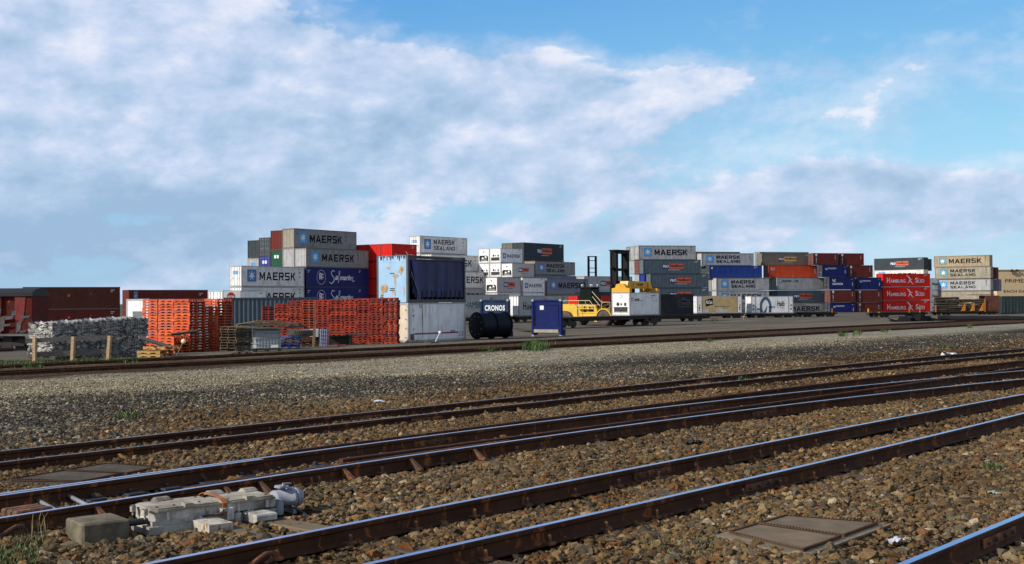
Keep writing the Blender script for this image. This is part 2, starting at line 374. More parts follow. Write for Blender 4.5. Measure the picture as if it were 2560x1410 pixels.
tC, oC = track("single polished rail cutting the bottom corner beside the cable pit lid", [rC], -6, 60, [POL], 2400, clips=None, name='railway_rail')
place_bits(rC, oC[0], tC, 'fishplate', [rC.at_x(2490)], rust_steel)
tD, oD = track("railway track with switch rails behind the white point machine", [rD1, rD2], -8, 160, [POL, POL], 640, plates=[(0, 1075), (0, 1750), (1, 1910)])
place_bits(rD2, oD[1], tD, 'rail_brace', [rD2.at_x(x) for x in (237, 348, 405, 552, 648, 848, 1024, 1180)], rust_steel)
place_bits(rD1, oD[0], tD, 'slide_chair', [rD1.at_x(x) for x in (60, 200, 300, 385, 480, 580, 675, 760, 845, 925)], dark_steel)
place_bits(rD2, oD[1], tD, 'anchor_hook', [rD2.at_x(x) for x in (20,)], rust_steel)
place_bits(rD2, oD[1], tD, 'rail_clip', [rD2.at_x(x) for x in (765, 790, 940, 1090, 1280, 1345, 1480)], rust_steel)
tT, oT = track("diverging track of rusty rails leaving the switch", [rT1, rT2], 8.5, 160, [rail_rust, rail_rust], 2055, plates=[(0, 1680), (1, 2200)])
tE, oE = track("railway track of brown rails beside the dark gravel", [rE1, rE2], -10, 190, [rail_dull, rail_dull], 1280, clips=(6, 14), plates=[(0, 910), (1, 1065), (0, 1760)])
tF, oF = track("rusty far siding track nearest the grey gravel", [rF1, rF2], -30, 420, [rail_rust, rail_rust], 1280)
tG, oG = track("rusty far siding track nearest the stacked containers", [rG1, rG2], 4, 420, [rail_rust, rail_rust], 1280)
# switch blade lying against the rear rail, with its stretcher rod
blade = Rail(of=rD1, off=-.085)
build_rail(blade, rD1.at_x(-60), rD1.at_x(640), tD, POL, 'switch_blade')
blade2 = Rail(of=rD2, off=.10); build_rail(blade2, rD2.at_x(500), rD2.at_x(1290), tD, rail_rust, 'switch_blade')
mb = MB(); mb.M = Matrix.Translation(-tD.location)
for xx in (95, 170):
    a, b = rD1.pt(rD1.at_x(xx)), rD2.pt(rD2.at_x(xx + 90)); mb.tube([a + Vector((0, 0, .05)), b + Vector((0, 0, .03))], .02, 7)
mb.build('stretcher_rod', [galv], tD)
mb = MB(); P = rD2.pt(rD2.at_x(145)) + TN * .45; mb.M = Matrix.Translation(P - tD.location) @ Matrix.Rotation(math.atan2(TU.y, TU.x), 4, 'Z')
for k in range(3): mb.bbox((-.16, -.14 + k * .09, .05), (.16, -.06 + k * .09, .11), .012)
mb.build('spring_block', [rust_steel], tD)

# sleepers showing between the rails of the nearest track
slm = wood('sleeper_wood', (.065, .04, .026))
sb = MB(); sb.bbox((-.11, -1.05, -.12), (.11, 1.05, 0), .012); sleeper_me = sb.mesh('sleeper')
for tr, ra, rb, xs in ((tA, rA, rB, (905, 1240, 1540, 1810)), (tD, rD1, rD2, (90, 420, 700, 1000, 1300)), (tE, rE1, rE2, (300, 700, 1100, 1500))):
    for x in xs:
        q = ra.at_x(x); P = (ra.pt(q) + rb.pt(q)) / 2; P.z = gz(P.x, P.y) + .021
        part('sleeper', sleeper_me, [slm], tr, P - tr.location, math.atan2(TU.y, TU.x) )

# ------------------------------------------------------------------ lids let into the ballast, point machine, concrete block
conc = paint('concrete', (.19, .155, .11), .95, .25, dirt=.5, bump=.5, scale=2.5, spec=.1)
conc_dark = paint('weathered_concrete', (.085, .072, .056), .95, .3, dirt=.5, bump=.5, scale=3, spec=.1)
def pit_lid(label, corners, split, m_lid, m_curb, curb):
    P = [ong(*c) for c in corners]; c0 = sum(P, Vector()) / 4; root = thing('cable_pit_lid', label, 'pit cover', c0)
    Q = [p - c0 for p in P]
    def slab(name, pts, z0, z1, mt):
        mb = MB(); n = len(pts); mb.add([(p.x, p.y, z0) for p in pts] + [(p.x, p.y, z1) for p in pts], [list(range(n - 1, -1, -1)), list(range(n, 2 * n))] + [(i, (i + 1) % n, (i + 1) % n + n, i + n) for i in range(n)])
        return mb.build(name, mt, root)
    slab('concrete_surround', [q * curb for q in Q], -.1, .018, m_curb)
    lerp = lambda a, b, k: a + (b - a) * k
    A = [Q[0], lerp(Q[0], Q[1], split - .012), lerp(Q[3], Q[2], split - .012), Q[3]]; B = [lerp(Q[0], Q[1], split + .012), Q[1], Q[2], lerp(Q[3], Q[2], split + .012)]
    for half in (A, B):
        c = sum(half, Vector()) / 4; o = slab('cover_plate', [c + (q - c) * .95 for q in half], .0, .034, m_lid)
        mb = MB(); h = [c + (q - c) * .985 for q in half]; g = [c + (q - c) * .952 for q in half]
        for i in range(4):
            j = (i + 1) % 4; mb.add([(*h[i].xy, .028), (*h[j].xy, .028), (*g[j].xy, .040), (*g[i].xy, .040)], [(0, 1, 2, 3)])
            for k in range(26):
                a = lerp(h[i], h[j], (k + .2) / 26); b = lerp(h[i], h[j], (k + .6) / 26); d = lerp(g[i], g[j], (k + .2) / 26); e = lerp(g[i], g[j], (k + .6) / 26)
                mb.add([(*a.xy, .040), (*b.xy, .040), (*e.xy, .040), (*d.xy, .040), (*a.xy, .048), (*b.xy, .048), (*e.xy, .048), (*d.xy, .048)], [(4, 5, 6, 7), (0, 1, 5, 4), (1, 2, 6, 5), (2, 3, 7, 6), (3, 0, 4, 7)])
        mb.build('ribbed_edge', [paint('lid_edge', (.075, .045, .032), .9, .3, rust=.3, scale=3, spec=.1, rustcol=(.10, .045, .02))], o)
    return P
LID1 = pit_lid("two-leaf concrete cable pit cover with rusty ribbed edges in brown ballast", [(1818, 1342), (1963, 1299), (2200, 1318), (2010, 1388)], .5, paint('lid_concrete', (.165, .125, .082), .95, .2, dirt=.5, bump=.3, spec=.08, scale=3), conc, 1.16)
LID2 = pit_lid("dark two-leaf pit cover lying between two tracks", [(20, 1208), (265, 1166), (400, 1176), (205, 1212)], .55, conc_dark, conc_dark, 1.12)

MO = ong(207, 1364); MO.z = 0; MANG = math.atan2(TU.y, TU.x) - R(11); TUo, TNo = TU, TN; MU = Vector((math.cos(MANG), math.sin(MANG), 0)); MN = Vector((-MU.y, MU.x, 0))
def build_machine():
    cs = paint('block_concrete', (.21, .18, .125), .95, .4, dirt=.75, bump=1.0, scale=5, spec=.1)
    mb = MB(); mb.bbox((0, 0, -.05), (.36, .38, .155), .014)
    blk = mb.build('concrete_block', [cs]); blk.location = MO; blk.rotation_euler = (0, 0, MANG)
    tag(blk, "weathered concrete block beside the grey point machine", "concrete block")
    root = thing('point_machine', "pale grey electric point machine with rusty hasp beside the switch rails", 'point machine', MO + MU * .46, MANG); root.scale = (1.0, 1.05, .84)
    pw = paint('machine_paint', (.50, .48, .43), .6, .25, rust=.42, streak=.8, dirt=.85, scale=4, bump=.3, spec=.2)
    lid = paint('machine_lid_paint', (.35, .315, .25), .7, .3, rust=.45, dirt=.9, scale=4, bump=.35, spec=.15)
    rb = paint('rusty_foot_paint', (.46, .42, .34), .7, .2, rust=.72, scale=4, dirt=.5, rustcol=(.11, .038, .013), bump=.3)
    mg = paint('motor_paint', (.25, .265, .30), .55, .2, rust=.2, dirt=.75, scale=4, spec=.3, bump=.15)
    mb = MB(); mb.tube([(-.08, .13, .118), (.10, .13, .118)], .032, 16); mb.build('drive_tube', [dark_steel], root)
    mb = MB(); mb.prism([(.06, .02), (.50, -.02), (.50, .42), (.06, .36)], -.02, .075, axis='z'); mb.prism([(.10, .05), (.50, .02), (.50, .38), (.10, .34)], .075, .12, axis='z')
    mb.bbox((.50, .06, .0), (1.18, .40, .10), .012); mb.build('base_casting', [pw], root)
    mb = MB(); mb.prism([(.09, .10), (.14, .045), (1.16, .045), (1.16, .40), (.14, .40), (.09, .34)], .12, .205, axis='z')
    mb.prism([(.70, -.01), (.76, -.01), (.76, .06), (.70, .06)], .06, .17, axis='z'); mb.build('housing', [pw], root)
    def cover(x0, x1, nm):
        mb = MB(); k = .05; p = [(x0, .07), (x0 + k, .025), (x1, .025), (x1, .42), (x0 + k, .42), (x0, .37)]
        mb.prism(p, .205, .222, axis='z'); mb.prism([(x * 1.0, y) for x, y in [(x0 + .012, .078), (x0 + k + .005, .04), (x1 - .012, .04), (x1 - .012, .405), (x0 + k + .005, .405), (x0 + .012, .365)]], .222, .236, axis='z')
        return mb.build(nm, [lid], root)
    c1 = cover(.085, .66, 'cover'); c2 = cover(.70, 1.15, 'cover')
    def clamp(x, y, par):
        mb = MB(); mb.prism([(x - .05, .225), (x - .05, .262), (x + .01, .262), (x + .05, .238), (x + .05, .225)], y, y + .012); mb.prism([(x - .05, .225), (x - .05, .262), (x + .01, .262), (x + .05, .238), (x + .05, .225)], y + .06, y + .072)
        mb.box((x - .05, y + .012, .225), (x - .04, y + .06, .262)); mb.box((x - .04, y + .012, .248), (x + .012, y + .06, .260)); mb.build('clamp', [lid], par)
    clamp(.40, .005, c1); clamp(.93, .005, c2)
    for x, y, par in ((.33, .40, c1), (.80, .42, c2), (1.08, .36, c2)):
        mb = MB(); mb.bbox((x - .08, y - .05, .236), (x + .08, y + .05, .268), .025); mb.build('lug', [lid], par)
    for y in (.02, .25):
        mb = MB(); mb.lathe([(.022, 0), (.022, .05), (.012, .05)], (.045, y + .04, .185), (.045, y + .04, 1), 10); mb.tube([(.045, y + .04, .15), (.045, y + .04, .235)], .008, 6)
        mb.lathe([(.026, 0), (.026, .03), (0, .03)], (.03, y + .04, .222), (1, y + .04, .222), 10); mb.build('eye_bolt', [lid], root)
    mb = MB(); mb.prism([(.10, .062), (.15, .048), (1.165, .048), (1.165, .397), (.15, .397), (.10, .335)], .2055, .2075, axis='z'); mb.build('lid_gap_shade', [black_paint], root)  # thin black sheet painting the shaded gap between lids and housing
    for x in (.22, .55, .82, 1.08): mb = MB(); mb.prism([(x - .012, .125), (x + .012, .125), (x + .012, .20), (x - .012, .20)], .028, .045); mb.build('housing_rib', [pw], root)
    for x, y in ((.16, .11), (.30, .11), (.52, .12), (.60, .36), (.76, .1), (.9, .36), (1.10, .1), (1.11, .33)): mb = MB(); mb.lathe([(.011, 0), (.011, .010), (0, .012)], (x, y, .236), (x, y, 1), 6); mb.build('lid_screw', [rust_steel], root)
    mb = MB(); mb.tube([(1.34, .10, .10), (1.38, -.05, .03), (1.30, -.22, .015), (1.05, -.30, .02), (.7, -.34, .012)], .013, 7); mb.build('cable', [black_paint], root)
    mb = MB(); mb.tube([(.52, .012, .125), (.60, -.01, .128), (.70, .0, .135)], .009, 6); mb.build('rusty_rod', [rust_steel], root)
    # rusty hasp arching over both covers
    rh = paint('hasp_rust', (.30, .10, .025), .8, .3, rust=.6, scale=6, rustcol=(.20, .06, .02)); mb = MB()
    arc = [(.685, .0, .13), (.685, -.005, .225), (.68, .04, .262), (.68, .13, .278), (.68, .24, .284), (.68, .35, .276), (.685, .42, .25), (.685, .44, .20)]
    for i in range(len(arc) - 1):
        a, b = Vector(arc[i]), Vector(arc[i + 1]); w = Vector((.022, 0, 0)); h = (b - a).cross(w).normalized() * .006
        mb.add([a - w, a + w, b + w, b - w, a - w + h, a + w + h, b + w + h, b - w + h], [(0, 1, 2, 3), (7, 6, 5, 4), (0, 4, 5, 1), (2, 6, 7, 3), (1, 5, 6, 2), (0, 3, 7, 4)])
    mb.build('hasp', [rh], root)
    mb = MB(); mb.bbox((.64, -.012, .145), (.71, .03, .18), .006); mb.lathe([(.012, 0), (.012, .02)], (.655, -.012, .16), (.655, -1, .16), 8); mb.build('hasp_bracket', [lid], root)
    # two mounting feet towards the camera
    mb = MB(); mb.prism([(-.30, .02), (-.27, .0), (.04, .0), (.04, .105), (-.30, .105)], .40, .60, axis='x'); mb.build('mounting_foot', [rb], root)
    mb = MB(); mb.prism([(-.20, .10), (-.20, .055), (-.15, .03), (.02, .03), (.02, .115), (-.19, .115)], .86, 1.04, axis='x'); mb.build('mounting_foot', [pw], root)
    for x, y in ((.45, .0), (.80, -.02), (.90, .0), (.93, .0)):
        mb = MB(); mb.lathe([(.017, 0), (.017, .016), (.010, .016), (.010, .032), (0, .032)], (x, y + .01, .105), (x, y + .01, 1), 6); mb.build('bolt', [lid], root)
    mb = MB(); mb.tube([(.79, -.02, .115), (.79, -.02, .045), (.79, .0, .02)], .022, 10); mb.build('earth_strap', [pw], root)
    mb = MB(); mb.bbox((1.16, .10, .03), (1.27, .34, .17), .015); mb.tube([(1.215, .08, .03), (1.215, .08, .15)], .038, 12); mb.tube([(1.215, .08, .14), (1.215, .08, .175)], .018, 8); mb.build('coupling', [mg], root)
    mb = MB(); mb.lathe([(r_ * .88, h_) for r_, h_ in [(0, .0), (.098, .0), (.103, .01), (.103, .15), (.118, .152), (.120, .158), (.120, .172), (.118, .176), (.106, .178), (.106, .186), (.118, .188), (.118, .205), (.110, .213), (.106, .232), (.088, .250), (.045, .262), (0, .264)]], (1.24, .22, .150), (2, .22, .150), 32)
    mot = mb.build('motor', [mg], root)
    mb = MB(); mb.bbox((1.27, .17, .262), (1.37, .27, .285), .01); mb.build('terminal_lug', [mg], mot); mb = MB(); mb.tube([(1.30, .16, .285), (1.33, .22, .30), (1.42, .24, .29)], .008, 6); mb.build('motor_wire', [mg], mot); mb = MB(); mb.box((1.39, .15, -.02), (1.42, .29, .07)); mb.build('motor_foot', [mg], mot)
    for k, (x, y, rot, L) in enumerate(((.98, -.42, -.10, 1.0), (.60, -.62, -.10, .95))):
        t = MB(); t.bbox((-L / 2, -.11, -.09), (L / 2, .11, .035), .012); o = t.build('timber_bearer', [wood('bearer_wood', (.13, .09, .045))]); o.location = MO + MU * (.45 + x * 1.1) + MN * y; o.location.z = 0; o.rotation_euler = (0, 0, MANG - 1.35 - .1 * k)
        tag(o, ["mossy timber bearer beneath the motor of the point machine", "dark timber bearer below the rusty foot of the point machine"][k], "timber bearer")
build_machine()


# ------------------------------------------------------------------ loose stones of the ballast (real stones where they can be seen singly)
def stone_material():
    mt = bpy.data.materials.new('ballast_stone'); mt.use_nodes = True; t = NT(mt.node_tree); b = t.n['Principled BSDF']
    a = t.node('ShaderNodeAttribute', attribute_type='INSTANCER', attribute_name='tone')
    oc = t.node('ShaderNodeTexCoord').outputs['Object']
    n = t.noise(oc, 3.0, 4, .6); col = t.v('MULTIPLY', a.outputs['Color'], t.comb(*[t.rng(n, .25, .75, .65, 1.3)] * 3))
    t.put(b.inputs['Base Color'], col); b.inputs['Roughness'].default_value = .9; b.inputs['Specular IOR Level'].default_value = .12
    return mt
def build_stones():
    def sample(y0, y1, dens):
        area = .92 * (y1 ** 2 - y0 ** 2) / 2 + 4.4 * (y1 - y0); n = int(area * dens)
        y = np.sqrt(rng.uniform(y0 ** 2, y1 ** 2, n)); x = rng.uniform(-1, 1, n) * (.46 * y + 2.2); return np.stack([x, y], 1)
    P = np.concatenate([sample(5.5, 13, 1450), sample(13, 22, 900), sample(22, 34, 420), sample(34, 62, 85)])
    s = P @ np.array([TU.x, TU.y]); p = P @ np.array([TN.x, TN.y])
    keep = (p < 33.4)
    def inside(poly, k=1.0):
        c = sum(poly, Vector()) / 4; q = [c + (v - c) * k for v in poly]; r = np.ones(len(P), bool); sg = None
        for i in range(4):
            a, b = q[i], q[(i + 1) % 4]; cr = (b.x - a.x) * (P[:, 1] - a.y) - (b.y - a.y) * (P[:, 0] - a.x); r &= (cr > 0) if (a - b).cross(c - b).z * 1 < 0 else (cr < 0)
        return r
    for L in (LID1, LID2): keep &= ~(inside(L, 1.06) | (inside(L, 1.2) & (rng.random(len(P)) < .6)))
    mx, my = P @ np.array([MU.x, MU.y]) - MO.dot(MU), P @ np.array([MN.x, MN.y]) - MO.dot(MN)
    keep &= ~((mx > -.02) & (mx < .38) & (my > -.02) & (my < .40)); keep &= ~((mx > .43) & (mx < 2.05) & (my > -.06) & (my < .45)); keep &= ~((mx > .8) & (mx < 1.6) & (my > -.75) & (my < 0) & (rng.random(len(P)) < .55))
    for rl in (rA, rB, rC, rD1, rD2, rE1, rE2, rT1, rT2):
        q = np.array([rl.p(v) for v in s[:]]) if False else np.where(s < rl.lo, np.polyval(rl.c, rl.lo) + np.polyval(np.polyder(rl.c), rl.lo) * (s - rl.lo), np.where(s > rl.hi, np.polyval(rl.c, rl.hi) + np.polyval(np.polyder(rl.c), rl.hi) * (s - rl.hi), np.polyval(rl.c, s)))
        d = np.abs(p - q); lim = .085
        if rl in (rT1, rT2): d = np.where(s < 8, 9, d)
        keep &= d > lim
    fines = np.sin(s * .55 + 1.7 * np.sin(p * .9)) * np.sin(p * 1.35 + 1.2 * np.sin(s * .37)) + .45 * np.sin(s * 2.7) * np.sin(p * 3.1)
    keep &= ~((fines > .62) & (rng.random(len(P)) < .55))
    P, s, p = P[keep], s[keep], p[keep]; n = len(P); z = np.array([gz(a, b) for a, b in P]) + rng.uniform(-.012, .018, n) + .016 * np.sin(s * 1.9 + 1.3 * np.sin(p * 2.1)) * np.sin(p * 2.3 + .6 * np.sin(s * 1.1))
    far = P[:, 1]
    size = np.clip(rng.lognormal(math.log(.0178), .42, n), .007, .056) * np.where(far > 24, .85, 1.0)
    size = size * np.where(p > 16.5, .74, 1.0)
    # colours by zone, warped
    w = p + 1.3 * np.sin(s * .31) + .8 * np.sin(s * .83 + 1) + rng.normal(0, 1.1, n)
    brown = np.array([(.125, .084, .044), (.105, .078, .048), (.155, .108, .060), (.080, .070, .055), (.21, .165, .105), (.145, .072, .034), (.060, .046, .034), (.125, .11, .085), (.20, .125, .06), (.30, .26, .20)])
    grey = np.array([(.040, .038, .034), (.09, .082, .068), (.17, .15, .115), (.055, .052, .048), (.27, .24, .18), (.042, .039, .034), (.115, .098, .072)])
    lgrey = np.array([(.19, .168, .125), (.25, .225, .17), (.13, .115, .09), (.30, .265, .20), (.085, .078, .066), (.20, .16, .10)])
    t1 = brown[rng.choice(10, n, p=[.16, .16, .13, .12, .07, .08, .12, .08, .06, .02])]; t2 = grey[rng.integers(0, 7, n)]; t3 = lgrey[rng.integers(0, 6, n)]
    tone = np.where((w < 16)[:, None], t1, np.where((w < 22.3)[:, None], t2, t3))
    gauge = np.zeros(n, bool)
    rusty = np.exp(-((p - 6.05) / .9) ** 2) * .5 + np.exp(-((p - 13.6) / 1.2) ** 2) * .55 + np.exp(-((p - 10.3) / 1.2) ** 2) * .35
    tone = tone * (1 - rusty[:, None] * np.array([.05, .18, .32])); tone = tone * rng.uniform(.72, 1.3, n)[:, None]
    patch = (.5 + .5 * np.sin(s * .9 + 2 * np.sin(p * .7)) * np.sin(p * 1.3 + s * .2)) ; tone *= (.78 + .3 * patch)[:, None]; tone *= np.where((w < 16)[:, None], np.array([1.04, .96, .78]), np.where((w < 22.3)[:, None], np.array([1.12, 1.08, .98]), np.array([1.5, 1.45, 1.28])))
    me = bpy.data.meshes.new('ballast_stones'); me.vertices.add(n); me.vertices.foreach_set('co', np.column_stack([P, z]).astype(np.float32).ravel())
    def attr(nm, typ, key, arr): a = me.attributes.new(nm, typ, 'POINT'); a.data.foreach_set(key, np.ascontiguousarray(arr).ravel())
    attr('tone', 'FLOAT_COLOR', 'color', np.column_stack([tone, np.ones(n)]).astype(np.float32))
    attr('turn', 'FLOAT_VECTOR', 'vector', np.column_stack([rng.normal(0, .35, n), rng.normal(0, .35, n), rng.uniform(0, 6.28, n)]).astype(np.float32))
    attr('size', 'FLOAT_VECTOR', 'vector', (size[:, None] * np.column_stack([rng.uniform(1.0, 1.55, n), rng.uniform(.8, 1.1, n), rng.uniform(.5, .85, n)])).astype(np.float32))
    attr('shape', 'INT', 'value', rng.integers(0, 7, n).astype(np.int32))
    o = bpy.data.objects.new('ballast_stones', me); COL.objects.link(o); tag(o, "loose brown and grey stones of the track ballast", "ballast", kind='stuff')
    g = bpy.data.node_groups.new('scatter_stones', 'GeometryNodeTree'); g.interface.new_socket('Geometry', in_out='INPUT', socket_type='NodeSocketGeometry'); g.interface.new_socket('Geometry', in_out='OUTPUT', socket_type='NodeSocketGeometry')
    N = g.nodes; L = g.links; gi = N.new('NodeGroupInput'); go = N.new('NodeGroupOutput'); iop = N.new('GeometryNodeInstanceOnPoints'); g2i = N.new('GeometryNodeGeometryToInstance')
    smt = stone_material()
    for k in range(7):
        ic = N.new('GeometryNodeMeshIcoSphere'); ic.inputs['Radius'].default_value = 1; ic.inputs['Subdivisions'].default_value = 2
        sp = N.new('GeometryNodeSetPosition'); nz = N.new('ShaderNodeTexNoise'); nz.noise_dimensions = '4D'; nz.inputs['W'].default_value = k * 9.7; nz.inputs['Scale'].default_value = .9; nz.inputs['Detail'].default_value = 2
        vm = N.new('ShaderNodeVectorMath'); vm.operation = 'SUBTRACT'; vm.inputs[1].default_value = (.5, .5, .5); sc = N.new('ShaderNodeVectorMath'); sc.operation = 'SCALE'; sc.inputs[3].default_value = 2.3
        L.new(nz.outputs[1], vm.inputs[0]); L.new(vm.outputs[0], sc.inputs[0]); L.new(sc.outputs[0], sp.inputs['Offset']); L.new(ic.outputs['Mesh'], sp.inputs['Geometry'])
        sm = N.new('GeometryNodeSetMaterial'); sm.inputs['Material'].default_value = smt; L.new(sp.outputs[0], sm.inputs[0])
        ss = N.new('GeometryNodeSetShadeSmooth'); ss.inputs['Shade Smooth'].default_value = False; L.new(sm.outputs[0], ss.inputs[0]); L.new(ss.outputs[0], g2i.inputs[0])
    def na(nm, ty, si):
        q = N.new('GeometryNodeInputNamedAttribute'); q.data_type = ty; q.inputs[0].default_value = nm; L.new(q.outputs[0], iop.inputs[si])
    L.new(gi.outputs[0], iop.inputs['Points']); L.new(g2i.outputs[0], iop.inputs['Instance']); iop.inputs['Pick Instance'].default_value = True
    na('turn', 'FLOAT_VECTOR', 'Rotation'); na('size', 'FLOAT_VECTOR', 'Scale'); na('shape', 'INT', 'Instance Index')
    L.new(iop.outputs[0], go.inputs[0]); md = o.modifiers.new('scatter', 'NODES'); md.node_group = g
build_stones()

# ------------------------------------------------------------------ lettering and logos (flat painted marks, metres on a container side)
_T = {}
def glyphs(txt, bold=0.0, shear=0.0, space=1.0):
    k = (txt, bold, shear, space)
    if k in _T: return _T[k]
    cu = bpy.data.curves.new('t', 'FONT'); cu.body = txt; cu.size = 1; cu.offset = bold; cu.shear = shear; cu.space_character = space; cu.resolution_u = 3; cu.fill_mode = 'FRONT'
    o = bpy.data.objects.new('t', cu); COL.objects.link(o); dg = bpy.context.evaluated_depsgraph_get(); dg.update()
    me = bpy.data.meshes.new_from_object(o.evaluated_get(dg)); v = np.array([q.co[:] for q in me.vertices]); f = [list(q.vertices) for q in me.polygons]
    bpy.data.objects.remove(o); bpy.data.curves.remove(cu); bpy.data.meshes.remove(me)
    lo, hi = v.min(0), v.max(0); v = (v - lo) / np.maximum(hi - lo, 1e-6); _T[k] = (v, f); return _T[k]
def put_text(mb, txt, x0, x1, z0, z1, mat, y=.006, bold=.02, shear=0., space=1.0):
    v, f = glyphs(txt, bold, shear, space); mb.add([(x0 + (x1 - x0) * a, y, z0 + (z1 - z0) * b) for a, b, _ in v], f, mat)
BLK = {'M': [[(0, 0), (.2, 0), (.2, .62), (.42, .16), (.58, .16), (.8, .62), (.8, 0), (1, 0), (1, 1), (.78, 1), (.5, .42), (.22, 1), (0, 1)]],
 'A': [[(0, 0), (.22, 0), (.5, .78), (.5, 1), (.38, 1)], [(.5, 1), (.5, .78), (.78, 0), (1, 0), (.62, 1)], [(.3, .22), (.7, .22), (.635, .40), (.365, .40)]],
 'E': [[(0, 0), (1, 0), (1, .19), (.25, .19), (.25, .41), (.88, .41), (.88, .59), (.25, .59), (.25, .81), (1, .81), (1, 1), (0, 1)]],
 'R': [[(0, 0), (.24, 0), (.24, 1), (0, 1)], [(.24, .81), (.76, .81), (.76, .57), (.24, .57), (.24, .39), (.52, .39), (.74, 0), (1, 0), (.78, .39), (.9, .41), (1, .5), (1, .9), (.9, 1), (.24, 1)]],
 'S': [[(0, 0), (.9, 0), (1, .1), (1, .5), (.9, .59), (.24, .59), (.24, .81), (1, .81), (1, 1), (.1, 1), (0, .9), (0, .5), (.1, .41), (.76, .41), (.76, .19), (0, .19)]],
 'K': [[(0, 0), (.24, 0), (.24, .36), (.40, .44), (.72, 0), (1, 0), (.58, .55), (1, 1), (.70, 1), (.24, .56), (.24, 1), (0, 1)]],
 'L': [[(0, 0), (1, 0), (1, .19), (.25, .19), (.25, 1), (0, 1)]], 'I': [[(.36, 0), (.64, 0), (.64, 1), (.36, 1)]],
 'N': [[(0, 0), (.21, 0), (.21, .64), (.77, 0), (1, 0), (1, 1), (.79, 1), (.79, .36), (.23, 1), (0, 1)]],
 'D': [[(0, 0), (.24, 0), (.24, 1), (0, 1)], [(.24, 0), (.84, 0), (1, .16), (1, .84), (.84, 1), (.24, 1), (.24, .81), (.74, .81), (.74, .19), (.24, .19)]],
 'C': [[(.1, 0), (1, 0), (1, .19), (.24, .19), (.24, .81), (1, .81), (1, 1), (.1, 1), (0, .9), (0, .1)]]}
def block_text(mb, txt, x0, x1, z0, z1, mat, y=.006, gap=.24):   # heavy square capitals
    adv = [(.55 if c == ' ' else 1.12 if c in 'MA' else 1.0) for c in txt]; tot = sum(adv) + gap * (len(txt) - 1); k = (x1 - x0) / tot; x = x0
    for c, w in zip(txt, adv):
        for poly in BLK.get(c, ()): mb.add([(x + w * k * a, y, z0 + (z1 - z0) * b) for a, b in poly], [list(range(len(poly)))], mat)
        x += (w + gap) * k
def rect(mb, x0, x1, z0, z1, mat, y=.006, r=0.):
    if not r: mb.add([(x0, y, z0), (x1, y, z0), (x1, y, z1), (x0, y, z1)], [(0, 1, 2, 3)], mat); return
    V = []
    for cx, cz, a0 in ((x1 - r, z0 + r, -90), (x1 - r, z1 - r, 0), (x0 + r, z1 - r, 90), (x0 + r, z0 + r, 180)):
        V += [(cx + r * math.cos(R(a0 + k * 22.5)), y, cz + r * math.sin(R(a0 + k * 22.5))) for k in range(5)]
    mb.add(V, [list(range(len(V)))], mat)
def star(mb, cx, cz, rx, rz, mat, y=.003, n=7, inner=.36):
    V = [(cx, y, cz)]; c = 2 * n
    for k in range(c):
        a = math.pi / 2 + k * math.pi / n; q = 1 if k % 2 == 0 else inner; V.append((cx + rx * q * math.cos(a), y, cz + rz * q * math.sin(a)))
    mb.add(V, [(0, 1 + k, 1 + (k + 1) % c) for k in range(c)], mat)
def ribbon(mb, pts, w, mat, y=.006, n=10):
    Q = []
    for i in range(len(pts) - 1):                             # Catmull-Rom
        p0, p1, p2, p3 = [np.array(pts[max(0, min(len(pts) - 1, j))], float) for j in (i - 1, i, i + 1, i + 2)]
        for k in range(n):
            t = k / n; Q.append(.5 * ((2 * p1) + (-p0 + p2) * t + (2 * p0 - 5 * p1 + 4 * p2 - p3) * t * t + (-p0 + 3 * p1 - 3 * p2 + p3) * t ** 3))
    Q.append(np.array(pts[-1], float)); V = []
    for i, q in enumerate(Q):
        d = Q[min(i + 1, len(Q) - 1)] - Q[max(i - 1, 0)]; d = d / (np.hypot(d[0], d[1]) + 1e-9); ww = q[2] if len(q) > 2 else w
        V += [(q[0] - d[1] * ww / 2, y, q[1] + d[0] * ww / 2), (q[0] + d[1] * ww / 2, y, q[1] - d[0] * ww / 2)]
    mb.add(V, [(2 * i, 2 * i + 1, 2 * i + 3, 2 * i + 2) for i in range(len(Q) - 1)], mat)
def ids(mb, x, mat, z=2.42, w=.9, rows=2, y=.006):             # small code panel of a container
    for r in range(rows):
        n = 7 - 3 * r
        for k in range(n): rect(mb, x + k * w / 7, x + (k + .62) * w / 7, z - .2 * r - .11, z - .2 * r, mat, y)
blue_p = paint('logo_blue', (.03, .17, .42), .5, .08); lblue = paint('logo_light_blue', (.06, .30, .62), .5, .08)
teal_p = paint('logo_faded_teal', (.08, .27, .33), .6, .15); star_w = paint('logo_white', (.66, .68, .70), .5, .05); navy_p = paint('logo_navy', (.012, .018, .075), .5, .1)
orange_p = paint('logo_orange', (.62, .10, .045), .5, .1); yellow_p = paint('logo_yellow', (.62, .47, .16), .5, .1); deep_red = paint('logo_red', (.42, .015, .02), .5, .1); grey_p = paint('logo_grey', (.30, .31, .33), .5, .1)
dull_ink = paint('dull_ink', (.055, .012, .012), .6, .1)
_L = {}
